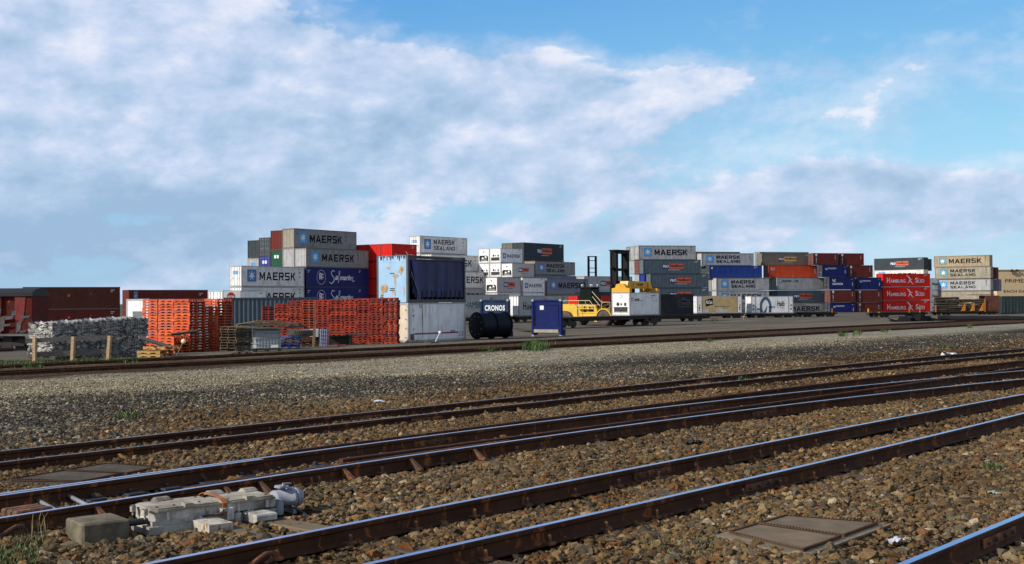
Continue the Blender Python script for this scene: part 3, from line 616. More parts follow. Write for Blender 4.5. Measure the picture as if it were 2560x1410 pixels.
def logo(kind):                                                # -> (mesh, materials), drawn on a 12.19 x 2.6 (or 6.06 x 2.6) side
    if kind in _L: return _L[kind]
    mb = MB(); mats = [ink]
    def swoosh(x, z, s, m, y=.006):
        ribbon(mb, [(x - .75 * s, z + .75 * s, .03 * s), (x - .45 * s, z + .62 * s, .16 * s), (x - .05 * s, z + .22 * s, .22 * s), (x + .25 * s, z + .12 * s, .10 * s), (x + .5 * s, z + .22 * s, .02 * s)], .1, m, y)
        ribbon(mb, [(x + .02 * s, z + .22 * s, .20 * s), (x - .15 * s, z - .1 * s, .2 * s), (x - .42 * s, z - .42 * s, .06 * s), (x - .6 * s, z - .55 * s, .02 * s)], .1, m, y)
        ribbon(mb, [(x - .3 * s, z - .25 * s, .06 * s), (x + .1 * s, z - .18 * s, .2 * s), (x + .42 * s, z - .5 * s, .10 * s), (x + .75 * s, z - .62 * s, .02 * s)], .1, m, y)
    if kind in ('star_word', 'star_two', 'star_word_beige', 'star_two_beige', 'star_word_light', 'star_two_light'):
        mats = [teal_p if 'beige' in kind else (lblue if 'light' in kind else blue_p), star_w, ink]
        rect(mb, 1.05, 2.75, .62, 2.16, 0, r=.14); star(mb, 1.9, 1.39, .70, .68, 1)
        if 'two' in kind: block_text(mb, "MAERSK", 3.45, 8.9, 1.42, 2.12, 2); block_text(mb, "SEALAND", 3.45, 8.9, .58, 1.16, 2)
        else: block_text(mb, "MAERSK", 3.35, 10.4, .84, 1.86, 2)
        ids(mb, 11.0, 2, 2.38, .5, 1); rect(mb, 11.2, 11.34, 1.2, 1.4, 2); rect(mb, 11.2, 11.34, 1.7, 2.0, 2)
    if kind == 'star_small':                                   # 20 ft
        mats = [blue_p, star_w, ink]; rect(mb, .55, 1.45, .78, 1.72, 0, r=.1); star(mb, 1.0, 1.25, .38, .4, 1); block_text(mb, "MAERSK", 1.75, 5.3, .95, 1.55, 2); ids(mb, 5.0, 2, 2.35, .5, 1)
        rect(mb, 5.4, 5.52, .5, .7, 2); rect(mb, 5.4, 5.52, 1.6, 1.8, 2)
    if kind == 'star_line':
        mats = [blue_p, star_w, ink]; rect(mb, .5, 1.1, 1.55, 2.2, 0, r=.1); star(mb, .8, 1.88, .27, .3, 1); block_text(mb, "MAERSK LINE", 1.3, 5.2, 1.65, 2.1, 2)
    if kind in ('two_panel', 'two_panel_yellow', 'two_panel_short'):
        s = .5 if kind == 'two_panel_short' else 1.0; x0 = 1.7 if s < 1 else 4.0; o2 = yellow_p if 'yellow' in kind else orange_p
        w1, w2, z0, z1 = (1.1, 1.75, .98, 1.78) if s < 1 else (1.45, 3.05, .95, 1.82); mats = [navy_p, o2, star_w, dull_ink, ink if s < 1 else star_w]
        rect(mb, x0, x0 + w1, z0, z1, 0); rect(mb, x0 + w1, x0 + w1 + w2, z0 - .02, z1 + .03, 1)
        put_text(mb, "P&O", x0 + .12, x0 + w1 - .08, z0 + .17, z1 - .17, 2, y=.003, bold=.04); put_text(mb, "Nedlloyd", x0 + w1 + .14, x0 + w1 + w2 - .14, z0 + .13, z1 - .1, 3, y=.003, bold=.045)
        put_text(mb, "www.ponl.com", x0 + w1 * .8, x0 + w1 + w2 * .72, z0 - .32, z0 - .17, 4, bold=.04)
        if s == 1: ids(mb, 10.9, 4, 2.36, .85, 2)
    if kind in ('south_word', 'south_word_dark'):
        m_ = star_w if kind == 'south_word' else ink; mats = [m_, paint('logo_mark_red', (.40, .02, .02), .5, .1)]
        H = (.80, 1.80)
        put_text(mb, "H", 1.0, 1.75, H[0], H[1], 0, bold=.02); put_text(mb, "AMBURG", 1.85, 5.8, H[0], H[0] + .66, 0, bold=.02)
        for x in (1.0, 1.75):
            for z in (H[0], H[1] - .05): rect(mb, x - .07, x + .16 - .1 * (x > 1.5), z, z + .05, 0, y=.004)
        swoosh(7.0, 1.3, 1.25, 0 if kind == 'south_word' else 1)
        put_text(mb, "S", 8.3, 9.0, H[0], H[1], 0, bold=.02); put_text(mb, "\u00dcD", 9.08, 10.7, H[0], H[0] + .82, 0, bold=.02)
        ids(mb, 10.6, 0, 2.4, .9, 2)
    if kind == 'south_short':
        mats = [star_w]; put_text(mb, "H", .75, 1.1, .55, 1.12, 0, bold=.0); put_text(mb, "AMBURG", 1.15, 3.2, .55, 1.0, 0, bold=-.002); swoosh(3.85, .85, .85, 0); put_text(mb, "S", 4.45, 4.8, .55, 1.12, 0); put_text(mb, "\u00dcD", 4.85, 5.55, .55, 1.08, 0); ids(mb, 4.8, 0, 2.3, .7, 2)
    if kind == 'south_partial':                                # the end of the word and the mark, white reefer half hidden
        mats = [ink, deep_red, paint('logo_rim_blue', (.16, .25, .36), .5, .1)]
        put_text(mb, "HAMBURG", 2.6, 7.75, .95, 1.75, 0, bold=-.004)
        mb.add([(7.95, .006, 2.28), (8.25, .006, 1.0), (9.4, .006, 1.62), (10.6, .006, 1.35), (10.5, .006, .75), (9.2, .006, 1.48)], [(0, 1, 2), (2, 5, 4, 3)], 1)
        ribbon(mb, [(7.95, 2.32), (8.7, 2.2), (9.5, 1.75), (10.3, 1.7)], .05, 2); ribbon(mb, [(8.25, .9), (9.0, 1.4), (9.9, 1.1)], .05, 2)
    if kind == 'script':                                       # cursive word with roundel
        mats = [star_w, deep_red]
        c = [(3.15 + .92 * math.cos(R(a)), 1.3 + .92 * math.sin(R(a)), .05) for a in range(0, 361, 20)]; ribbon(mb, c, .05, 0)
        for i in range(4): ribbon(mb, [(2.7, 1.75 - i * .2), (3.0, 1.80 - i * .2), (3.3, 1.66 - i * .2), (3.62, 1.70 - i * .2)], .14, i % 2)
        rect(mb, 2.72, 2.95, 1.02, 1.8, 0, y=.004); rect(mb, 3.1, 3.25, 1.0, 1.74, 0, y=.004)
        ribbon(mb, [(6.05, 2.02, .05), (5.85, 2.2, .09), (5.5, 2.12, .12), (5.3, 1.8, .12), (5.55, 1.5, .10), (5.9, 1.2, .13), (5.8, .75, .15), (5.3, .5, .12), (4.85, .7, .07)], .1, 0)
        put_text(mb, "a", 6.1, 6.75, .95, 1.52, 0, bold=.03, shear=.35)
        ribbon(mb, [(6.6, 1.05, .05), (7.0, 1.5, .06), (7.2, 2.05, .08), (7.0, 2.1, .06), (6.95, 1.5, .09), (6.9, .8, .1), (6.7, .62, .05)], .08, 0)
        put_text(mb, "marin", 7.15, 9.75, .95, 1.62, 0, bold=.03, shear=.35); ribbon(mb, [(9.75, 1.2, .05), (10.1, 1.4, .06), (10.05, 1.15, .08), (9.85, 1.0, .08), (10.1, .8, .1), (10.5, .95, .05)], .06, 0)
        ids(mb, 11.5, 0, 2.3, .4, 2); ids(mb, .3, 0, 2.2, .5, 2)
    if kind == 'hyphen_word':
        mats = [ink]; put_text(mb, "Hapag-Lloyd", .35, 5.6, .9, 1.72, 0, bold=.03); ids(mb, 4.4, 0, 2.36, .8, 1)
    if kind in ('bird_word', 'bird_word_long'):
        mats = [star_w]; big = kind == 'bird_word'
        k = 1.0 if big else .7; x, z = .7, 1.35
        ribbon(mb, [(x, z + .8 * k), (x + .35 * k, z + .55 * k), (x + .75 * k, z + .85 * k)], .16 * k, 0); ribbon(mb, [(x + .05, z + .5 * k), (x + .5 * k, z + .3 * k), (x + .8 * k, z + .5 * k)], .14 * k, 0)
        if big: put_text(mb, "CRONOS", .65, 3.2, .98, 1.42, 0, bold=.05)
        else: put_text(mb, "CRONOS", 1.4, 3.4, 1.72, 2.02, 0, bold=.03)
        ids(mb, 5.3, 0, 2.2, .25, 1); rect(mb, 5.5, 5.62, .8, 1.5, 0)
    if kind == 'vertical':
        mats = [star_w, navy_p]; rect(mb, .45, .92, 2.0, 2.45, 0); rect(mb, .55, .82, .3, 2.0, 1)
        for i, ch in enumerate("TRITO"): put_text(mb, ch, .58, .79, 1.66 - i * .33, 1.90 - i * .33, 0, y=.003, bold=.03)
        for z in (1.9, 1.6, 1.3): rect(mb, 5.25, 5.4, z, z + .16, 0)
    if kind == 'letters_caps':
        mats = [star_w]; block_text(mb, "CAI", .5, 1.6, 1.55, 2.1, 0); rect(mb, 11.3, 11.5, .9, 2.2, 0); ids(mb, 5.7, 0, .35, .3, 1)
    if kind == 'plain_codes': mats = [star_w]; ids(mb, 10.3, 0, 2.36, .9, 2); rect(mb, .35, .75, 1.9, 2.3, 0)
    if kind == 'brown_codes': mats = [star_w, orange_p]; ids(mb, 11.0, 0, 2.3, .5, 2); rect(mb, 5.5, 5.8, 1.45, 1.75, 1); rect(mb, 8.4, 8.5, 1.7, 1.9, 1)
    if kind == 'brown_column':
        mats = [star_w, blue_p]; rect(mb, .75, 1.35, 1.5, 2.4, 1); rect(mb, .75, 1.35, 2.05, 2.4, 0)
        put_text(mb, "C", .85, 1.25, 1.6, 1.95, 0, y=.003, bold=.04); ids(mb, 10.8, 0, 2.2, .6, 2)
    if kind == 'carrier':
        mats = [ink, deep_red]
        put_text(mb, "NYK", 1.0, 2.05, 1.62, 1.92, 0, bold=.06, shear=.15); put_text(mb, "LINE", 2.1, 2.5, 1.62, 1.72, 0); rect(mb, .35, .8, 1.88, 1.98, 1); rect(mb, .35, .8, 1.68, 1.76, 1); ids(mb, 4.4, 0, 2.3, .8, 1); rect(mb, 4.4, 4.6, 1.95, 2.05, 0); rect(mb, 4.8, 4.88, 1.6, 1.8, 0); rect(mb, 5.35, 5.47, 1.6, 1.8, 0)
    if kind == 'panel_word':                                   # beige swap body with tilted black panel
        mats = [ink, star_w, yellow_p, paint('logo_patch', (.50, .49, .45), .6, .1), paint('tan_panel', (.50, .36, .17), .55, .15, rust=.1, streak=.3), cfp('white')]
        for x in (.82, 6.72): rect(mb, x, x + .08, .1, 2.5, 0, y=.004)
        for x in (.3, 7.05): rect(mb, x, x + .28, 1.05, 1.35, 2, y=.003); rect(mb, x, x + .2, .7, .95, 0, y=.003); rect(mb, x + .05, x + .2, .4, .6, 0, y=.003)
        rect(mb, .9, 6.72, .12, 2.5, 4, y=.007)
        mb.add([(1.5, .004, 1.0), (2.75, .004, 1.3), (2.65, .004, 2.3), (1.4, .004, 2.0)], [(0, 1, 2, 3)], 0); put_text(mb, "McCain", 1.55, 2.6, 1.4, 1.95, 1, y=.0015, bold=.04, shear=-.05)
        rect(mb, .95, 2.0, .16, .58, 3, y=.004); rect(mb, 3.2, 5.1, .18, .58, 3, y=.004); rect(mb, 3.6, 4.2, .57, .85, 3, y=.0035)
        for k in range(13): rect(mb, 3.0 + k * .2, 3.12 + k * .2, .95, 1.05, 0, y=.004)
        ribbon(mb, [(5.85, 1.75), (6.05, 1.85), (6.2, 1.65)], .12, 2, y=.004); ribbon(mb, [(5.9, 1.4), (6.05, 1.55), (6.25, 1.3)], .12, 2, y=.004)
    if kind == 'arch_word':
        mats = [paint('arch_blue', (.045, .10, .16), .5, .1), ink, paint('arch_tan', (.32, .24, .12), .5, .1)]
        for x in (.72, 6.3): rect(mb, x, x + .08, .1, 2.5, 1, y=.004)
        for x in (.25, 6.6): rect(mb, x, x + .28, 1.05, 1.35, 2, y=.003); rect(mb, x, x + .2, .5, .75, 1, y=.003)
        ribbon(mb, [(1.75, .14, .44), (1.62, 1.2, .40), (1.95, 2.0, .44), (2.4, 2.28, .46), (2.85, 2.05, .44), (3.2, 1.3, .40), (3.15, .14, .44)], .5, 0)
        mb.add([(2.05, .006, .14), (2.5, .006, .14), (2.75, .006, 1.25)], [(0, 1, 2)], 0)
        put_text(mb, "Halls", 4.35, 5.65, 1.05, 1.85, 1, bold=.02, shear=.2); put_text(mb, "Refrigerated Transport", 4.4, 5.6, .78, .90, 1, bold=.02); rect(mb, 1.0, 1.6, .5, .75, 2)
        for k in range(5): rect(mb, 2.95 + k * .22, 3.05 + k * .22, .75, 1.1, 1, y=.004)
    if kind == 'tarp_crest':
        mats = [paint('crest_grey', (.10, .11, .14), .6, .2)]; ribbon(mb, [(3.4, 1.0), (3.2, 1.5), (3.6, 1.9), (4.4, 1.95), (5.4, 1.75)], .07, 0); ribbon(mb, [(3.9, 1.95), (4.1, 2.2), (4.4, 2.05)], .07, 0); put_text(mb, "THE WAGON", 3.6, 5.6, 1.25, 1.62, 0, bold=.0); put_text(mb, "ON TRACK", 3.6, 5.5, .95, 1.12, 0)
    if kind == 'red_line':                                     # white reefer with faded red stripe
        mats = [paint('stripe_red', (.24, .03, .04), .6, .2), paint('stencil_grey', (.11, .115, .13), .6, .2)]
        rect(mb, .62, 5.2, .50, .60, 0); rect(mb, .2, .6, .14, .56, 1); ids(mb, 4.4, 1, .72, .5, 1)
        for z in (.3, .42, .54): rect(mb, 5.3, 5.45, z, z + .05, 1); rect(mb, 5.6, 5.75, z, z + .05, 1)
        ribbon(mb, [(.42, 2.2), (.55, 2.1), (.42, 1.98)], .04, 1); rect(mb, .45, .6, 1.7, 1.82, 1); ribbon(mb, [(.45, .95), (.6, .85), (.45, .8)], .03, 1); put_text(mb, "M", .26, .5, .22, .5, 0, y=.003, bold=.03)
    _L[kind] = (mb.mesh('lettering'), mats); return _L[kind]

# ------------------------------------------------------------------ shipping containers (local: x along the side that shows, y away, z up, height 2.6)
W = 2.44; H0 = 2.6; _C = {}
def corr(mb, x0, x1, y, z0, z1, depth=.052, pitch=.278, sgn=1, mat=0):
    n = max(1, int((x1 - x0) / pitch)); pt = (x1 - x0) / n; xs = []
    for i in range(n):
        b = x0 + i * pt
        xs += [(b, y), (b + .26 * pt, y), (b + .5 * pt, y + sgn * depth), (b + .76 * pt, y + sgn * depth)]
    xs.append((x1, y)); V = [(a, c, z0) for a, c in xs] + [(a, c, z1) for a, c in xs]; k = len(xs)
    mb.add(V, [(i, i + 1, i + 1 + k, i + k) for i in range(k - 1)], mat)
def cmesh(kind, L, side='corr'):
    key = (kind, round(L, 2), side)
    if key in _C: return _C[key]
    mb = MB()
    if kind == 'body':
        if side == 'corr': corr(mb, .12, L - .12, .014, .14, H0 - .09); corr(mb, .12, L - .12, W - .014, .14, H0 - .09, sgn=-1)
        else:
            n = int(L / 1.2); e = (L - .24) / n
            for i in range(n): mb.box((.12 + i * e, .014, .14), (.12 + (i + 1) * e - .012, .05, H0 - .09)); mb.box((.12 + i * e, W - .05, .14), (.12 + (i + 1) * e - .012, W - .014, H0 - .09))
        mb.box((.06, .06, H0 - .03), (L - .06, W - .06, H0 - .012)); mb.box((.05, .05, .12), (L - .05, W - .05, .14))
        mb.quad((.09, .05, .14), (.09, W - .05, .14), (.09, W - .05, H0 - .04), (.09, .05, H0 - .04)); mb.quad((L - .09, .05, .14), (L - .09, W - .05, .14), (L - .09, W - .05, H0 - .04), (L - .09, .05, H0 - .04))
    if kind == 'frame':
        for x in (0, L - .12):
            for y in (0, W - .12): mb.box((x, y, .11), (x + .12, y + .12, H0 - .11))
        for y in (0, W - .09): mb.box((.12, y, .01), (L - .12, y + .09, .145)); mb.box((.12, y, H0 - .095), (L - .12, y + .06, H0 - .01))
        for x in (0, L - .10): mb.box((x + .002, .12, .01), (x + .098, W - .12, .15)); mb.box((x + .002, .12, H0 - .12), (x + .098, W - .12, H0 - .006))
        for x in (-.003, L - .175):
            for y in (-.003, W - .159):
                for z in (0, H0 - .118): mb.box((x, y, z), (x + .178, y + .162, z + .118))
    if kind == 'end':                                          # corrugated end wall at x = 0
        mb2 = MB(); corr(mb2, .12, W - .12, 0, .15, H0 - .12); mb.add([(.02 + y, x, z) for x, y, z in mb2.v], mb2.f)
    if kind == 'door':                                         # left leaf, hinges at y = 0
        mb.box((.025, .012, .0), (.06, 1.085, 2.33))
        for z in (.28, .75, 1.25, 1.75, 2.2): mb.box((.012, .10, z - .02), (.025, 1.0, z + .02))
        for y in (.32, .80):
            mb.tube([(-.005, y, -.04), (-.005, y, 2.37)], .019, 6, 1)
            for z in (.1, .8, 1.6, 2.2): mb.box((-.022, y - .05, z - .04), (.012, y + .05, z + .04), 1)
            mb.box((-.03, y - .02, .95), (-.008, y + .35 * (1 if y < .5 else -1), 1.0), 1)
        for z in (.2, .9, 1.5, 2.15): mb.box((-.008, -.02, z - .05), (.022, .09, z + .05), 0)
    if kind == 'unit':                                         # refrigeration machinery end
        mb.box((.02, .125, .155), (.07, W - .125, H0 - .125), 0)
        mb.box((.008, .30, .42), (.02, W - .30, .98), 1)
        for y, z, w, h in ((.40, .50, .5, .28), (.98, .46, .42, .42), (1.48, .52, .5, .25)): mb.bbox((-.0, y, z), (.03, y + w, z + h), .01, 2)
        mb.lathe([(.0, 0), (.17, 0), (.20, .02), (.2, .05)], (-.006, 1.2, .68), (1, 1.2, .68), 14, 2)
        mb.box((.006, .45, 1.1), (.02, .75, 1.45), 1); mb.lathe([(0, 0), (.20, 0), (.22, .018)], (.002, 1.6, 1.3), (1, 1.6, 1.3), 18, 2)
        mb.box((.010, 1.05, 1.16), (.02, 1.25, 1.4), 1); mb.box((.010, 1.0, 2.05), (.02, 1.3, 2.3), 3); mb.box((.006, 1.05, 2.09), (.012, 1.25, 2.26), 0)
        for y in (.2, 2.2):
            for z in (.3, .9, 1.6, 2.3): mb.box((.008, y, z), (.02, y + .05, z + .05), 2)
        mb.box((.004, .25, .33), (.016, W - .25, .37), 2)
    if kind == 'unit_round':
        mb.box((.02, .125, .155), (.07, W - .125, H0 - .125), 0); mb.bbox((.004, .35, .35), (.02, W - .35, 1.35), .15, 1); mb.lathe([(0, 0), (.25, 0), (.28, .02)], (-.01, .85, .95), (1, .85, .95), 16, 2)
        mb.lathe([(0, 0), (.25, 0), (.28, .02)], (-.01, 1.5, .75), (1, 1.5, .75), 16, 2); mb.bbox((-.0, .5, .45), (.01, 1.9, .6), .004, 2); mb.box((.008, 1.1, 1.9), (.02, 1.35, 2.1), 1)
    _C[key] = mb.mesh(kind); return _C[key]
door_rod = paint('door_rod', (.35, .36, .37), .5, .15, rust=.2)
CPAINT = {
 'grey': ((.28, .28, .275), .30), 'grey_lilac': ((.23, .24, .29), .2), 'greybeige': ((.36, .325, .25), .35), 'dirty_beige': ((.42, .35, .23), .55), 'silver': ((.43, .43, .425), .28),
 'white': ((.82, .82, .81), .10), 'offwhite': ((.72, .70, .66), .24), 'navy': ((.009, .018, .125), .10), 'blue': ((.010, .045, .25), .1), 'royal': ((.015, .03, .27), .1), 'red': ((.68, .014, .008), .04),
 'brown': ((.15, .022, .015), .12), 'darkbrown': ((.115, .030, .016), .14), 'orange': ((.60, .07, .02), .1), 'slate': ((.040, .058, .070), .22), 'slateblue': ((.085, .120, .150), .22), 'green': ((.012, .09, .05), .1), 'charcoal': ((.014, .016, .022), .05), 'tan': ((.48, .36, .19), .15), 'olive': ((.17, .165, .135), .3)}
def cp(c): rgb, ru = CPAINT[c]; return paint('container_' + c, rgb, .6, .10, rust=ru, streak=.3 if c in ('red', 'royal', 'navy') else .75, dirt=.08 if c in ('red', 'royal', 'navy', 'white') else .38, spec=.2)
def cfp(c): rgb, ru = CPAINT[c]; return paint('frame_' + c, tuple(x * .5 for x in rgb), .6, .15, rust=min(.9, ru + .3), dirt=.3, scale=2)
N_BOX = 0
def container(P, h, a, L, col, label, end='end', side='corr', mark=None, endcol=None, far_end=False, mark_dx=0., group=None):
    """P: bottom near corner of the side that shows; the end wall that shows is at x=0 (far_end: at x=L)."""
    global N_BOX; N_BOX += 1
    root = thing('shipping_container', label, 'shipping container', P, a, group); root.scale = (1, 1, h / H0)
    part('body', cmesh('body', L, side), [cp(col)], root); part('frame', cmesh('frame', L), [cfp(col)], root)
    if end:
        ec = endcol or col; M = (lambda x, y: dict(loc=(x, y, 0))) if not far_end else (lambda x, y: dict(loc=(L - x, W - y, 0), rotz=math.pi))
        if end == 'end': part('end_wall', cmesh('end', 1), [cp(ec)], root, **M(0, 0))
        elif end == 'door':
            for k in (0, 1):
                me = cmesh('door', 1)
                d = part('door', me, [cp(ec), door_rod], root, **(M(0, .12) if k == 0 else M(0, W - .12))); d.location.z = .135
                if k == 1: d.scale = (1, -1, 1)
        else: part('refrigeration_unit', cmesh(end, 1), [cp('white'), black_paint, dark_steel if end == 'unit' else galv, blue_p], root, **M(0, 0))
    if mark:
        me, mt = logo(mark); part('lettering', me, mt, root, (mark_dx, 0, 0))
    return root
def leaf_marks(root, mt, x=-.012):                           # square emblems on both door leaves
    mb = MB()
    for y in (.75, 1.30): mb.add([(x, y, 1.55), (x, y + .4, 1.55), (x, y + .4, 2.0), (x, y, 2.0)], [(3, 2, 1, 0)])
    mb.build('door_emblem', mt, root)
def xf(P, a, ku, kv): return Vector((P.x + math.cos(a) * ku - math.sin(a) * kv, P.y + math.sin(a) * ku + math.cos(a) * kv, P.z))
def zz(P, y):                                                # height at which a point straight above P shows at picture row y
    d = (P - EYE).dot(_F); x = CX + F_PX * (P - EYE).dot(CR) / d; return at(x, y, d).z
def put(P, y0, y1, *args, **kw):                             # container with top row y0, bottom row y1 at plan point P
    z0 = zz(P, y1 + .85) + .012; z1 = zz(P, y0); return container(Vector((P.x, P.y, z0)), z1 - z0, *args, **kw)
C40, C20 = 12.19, 6.06

# ---- stack on the left
aL = R(55); PL = at(604, 690, 167); uL = lambda k, v=0: xf(PL, aL, k, v); S2 = 12.62
r = put(uL(0), 664, 716, aL, C40, 'offwhite', "white container with blue star square, topmost box above the stop sign", 'door', 'flat', 'star_word', endcol='white'); leaf_marks(r, lblue)
r = put(uL(0), 717, 768, aL, C40, 'offwhite', "white container half hidden behind the stop sign, star square below another", 'door', 'flat', 'star_word', endcol='white')
put(uL(S2), 667, 717, aL, 13.72, 'navy', "upper navy container with white cursive word and flag roundel", 'end', 'flat', 'script')
put(uL(S2), 718, 768, aL, 13.72, 'navy', "lower navy container with cursive word just above the orange pallets", 'end', 'flat', 'script')
put(uL(S2), 619.5, 666.5, aL, 13.72, 'grey', "grey ribbed star container resting on the navy script container", 'end', 'corr', 'star_word_light', endcol='silver')
put(uL(S2, 2.52), 570, 619, aL, 13.72, 'grey', "highest grey star container on the left-hand stack", 'end', 'corr', 'star_word_light', endcol='greybeige')
put(uL(S2, 2.52), 620, 667.5, aL, C40, 'silver', "pale grey container end with rusty post below the highest star container", 'end', 'corr')
put(uL(S2, 5.04), 575, 625, aL, C40, 'brown', "brown container end with vertical white code beside the highest grey star box", 'end', 'corr')
r = put(uL(S2, 5.04), 626, 673, aL, C40, 'green', "dark green container end under the brown one", 'end', 'corr'); leaf_marks(r, star_w, .012)
put(uL(S2, 7.56), 593, 639, aL, C40, 'slate', "dark grey container with barred doors left of the brown end", 'door', 'corr')
r = put(uL(S2, 7.56), 640, 686, aL, C40, 'royal', "royal blue container with white door plates under barred grey doors", 'door', 'corr'); leaf_marks(r, star_w)
put(uL(S2, 10.08), 600, 644, aL, C40, 'slate', "leftmost slate container end with a white strip at its top", 'end', 'corr')
r = put(uL(S2, 10.08), 645, 690, aL, C40, 'silver', "leftmost pale container with light blue squares on its doors", 'door', 'corr'); leaf_marks(r, lblue)
# red 20 ft boxes behind
PR = at(980, 650, 187)
for k, nm in enumerate(("long-side", "middle", "left")):
    put(xf(PR, aL, 0, 2.5 * k), 608.6 + k * 1.3, 651 + k, aL, C20, 'red', ["top red container with white south-sea lettering behind the light blue box", "top red container end, middle of the red row behind the grey stack", "top red container end nearest the grey star stack"][k], 'end', 'corr', 'south_short' if k == 0 else None)
    put(xf(PR, aL, 0, 2.5 * k), 652 + k, 694 + k, aL, C20, 'red', ["second-tier red container hidden behind the light blue box", "second-tier red container in the middle of the red row", "second-tier red container end with small white mark"][k], 'end', 'corr')

for k in (1, 2):
    for j, (y0, y1) in enumerate(((695, 737), (738, 780))): put(xf(PR, aL, 0, 2.5 * k), y0 + k, y1 + k, aL, C20, 'red', [["third-tier red end seen in the gap beside the light blue box", "bottom red end seen in the gap beside the light blue box"], ["third-tier red end close to the navy script boxes", "bottom red end close to the navy script boxes"]][k - 1][j], 'end', 'corr')

# ---- staircase of white boxes in the middle
aM = R(52); PM = at(1050, 610, 200)
r = put(PM, 588.6, 632, aM, C40, 'offwhite', "highest white star container with two lines of lettering behind the dark curtain box", 'door', 'flat', 'star_two', endcol='white'); leaf_marks(r, lblue)
put(PM, 633, 675, aM, C40, 'offwhite', "white container under the highest white star container", 'door', 'flat', None, endcol='white')
put(xf(PM, aM, 0, -2.55), 635, 677.5, aM, C40, 'offwhite', "white container with star lettering whose end sticks out beside the curtain box", 'door', 'flat', 'star_word', endcol='white')
put(xf(PM, aM, 0, -5.1), 678, 720, aM, C40, 'offwhite', "white lettered container sticking out one step below", 'door', 'flat', 'star_word', endcol='white')
put(xf(PM, aM, 0, -5.1), 721, 763, aM, C40, 'silver', "grey flat-sided star container lowest of the white staircase", 'door', 'flat', 'star_word')
r = put(xf(PM, aM, 4, 7.6), 621, 660, aM, C40, 'offwhite', "small white container doors peeping out right of the highest white star box", 'door', 'flat', endcol='white'); leaf_marks(r, lblue)
PQ = at(1252, 640, 203)
put(PQ, 620, 656, aM, C20, 'white', "white refrigerated box with small star sign, top of the machinery ends", 'unit', 'flat', 'star_small')
put(xf(PQ, aM, 0, 2.5), 621, 657, aM, C20, 'white', "white refrigerated box end with open black machinery, top left of the group", 'unit_round', 'flat')
put(xf(PQ, aM, 0, -2.5), 657.5, 692.5, aM, C20, 'silver', "grey refrigerated box with two-colour panel and rounded machinery end", 'unit_round', 'flat', 'two_panel_short')
put(PQ, 657, 692, aM, C20, 'white', "white refrigerated box end below the small star sign", 'unit', 'flat')
put(xf(PQ, aM, 0, 2.5), 658, 693, aM, C20, 'white', "white refrigerated box end, lower left of the machinery group", 'unit', 'flat')
PS = at(1243.5, 712, 190)
put(PS, 693, 731, aM, C20, 'silver', "grey box with two-colour panel above the blue letter-painted flat rack wall", 'unit_round', 'flat', 'two_panel_short')
put(xf(PS, aM, 6.6, 0), 694, 731, aM, C20, 'white', "white box with small star sign between grey panel box and grey ribbed star box", 'door', 'flat', 'star_small')
put(xf(PS, aM, 13.2, 0), 695.5, 731.5, aM, C40, 'grey_lilac', "grey ribbed star container behind the cab of the yellow stacker", 'end', 'corr', 'star_word')
put(PS, 732, 768, aM, C20, 'offwhite', "dirty white box under the grey panel box", 'door', 'flat')
put(xf(PS, aM, 6.6, 0), 732, 768, aM, C20, 'white', "white box under the box with small star sign", 'door', 'flat')
put(xf(PS, aM, 13.2, 0), 732.5, 768, aM, C40, 'olive', "olive grey ribbed container under the star box behind the cab", 'end', 'corr')
PD = at(1309, 626, 212)
put(PD, 605.7, 647.7, aM, C40, 'slate', "highest dark slate container with orange and navy panel, middle of the yard", 'end', 'corr', 'two_panel')
put(xf(PD, aM, 0, 2.52), 607, 648.5, aM, C40, 'olive', "olive container end behind the highest dark slate container", 'end', 'corr')
put(xf(PD, aM, 0, 5.04), 622, 660, aM, C40, 'slate', "low dark container roofline left of the olive end", 'end', 'corr')
put(PD, 648.5, 690, aM, C40, 'brown', "dark brown container just under the highest dark slate one", 'end', 'corr')
put(xf(PD, aM, 0, -2.52), 652, 686, aM, C40, 'grey', "grey star container with two lines of lettering under the dark slate one", 'end', 'corr', 'star_two', endcol='greybeige')
put(xf(PD, aM, 0, -2.52), 687.5, 725, aM, C40, 'grey_lilac', "pale lilac ribbed container strip under the two-line star container", 'end', 'corr')
PW = at(1461, 710, 214)
put(PW, 690, 728, R(40), C40, 'silver', "light grey flat container with orange panel left of the lift mast", 'end', 'flat', 'two_panel')
put(PW, 729, 765, R(40), C40, 'slate', "dark slate container under the light grey one behind the stacker", 'end', 'corr')

# ---- long stack on the right
aR = R(14.5); PT = at(1597, 632, 239); cr = lambda u, v: xf(PT, aR, u, v)
def col_right(rows, base, a, group=None):
    for (y0, y1, L, c, lab, *k) in rows: put(base, y0, y1, a, L, c, lab, *k)
put(cr(0, 0), 613.4, 648.3, aR, C40, 'silver', "topmost grey star container right of the lift mast", 'door', 'corr', 'star_word_light')
put(cr(0, 2.52), 615, 650, aR, C40, 'silver', "grey barred doors behind the topmost star container", 'door', 'corr')
put(cr(0, 5.04), 616.5, 651, aR, C40, 'grey', "farthest grey barred doors behind the lift mast top", 'door', 'corr')
put(cr(0, -2.52), 649, 683.7, aR, C40, 'slateblue', "slate container with orange panel under the topmost star container", 'door', 'corr', 'two_panel')
put(cr(0, 0), 650, 684.5, aR, C40, 'brown', "brown barred doors between grey ones behind the mast", 'door', 'corr')
put(cr(0, 2.52), 651, 685, aR, C40, 'silver', "pale barred doors left of the brown doors", 'door', 'corr')
put(cr(.5, -5.04), 684.3, 719, aR, C40, 'slateblue', "slate container with orange panel, second of the panel boxes down", 'end', 'corr', 'two_panel')
put(cr(.2, -2.52), 685, 719.5, aR, C40, 'royal', "bright blue container end beside the slate panel box", 'end', 'corr')
put(cr(0, 0), 686, 720, aR, C40, 'silver', "pale grey barred doors left of the bright blue end", 'door', 'corr')
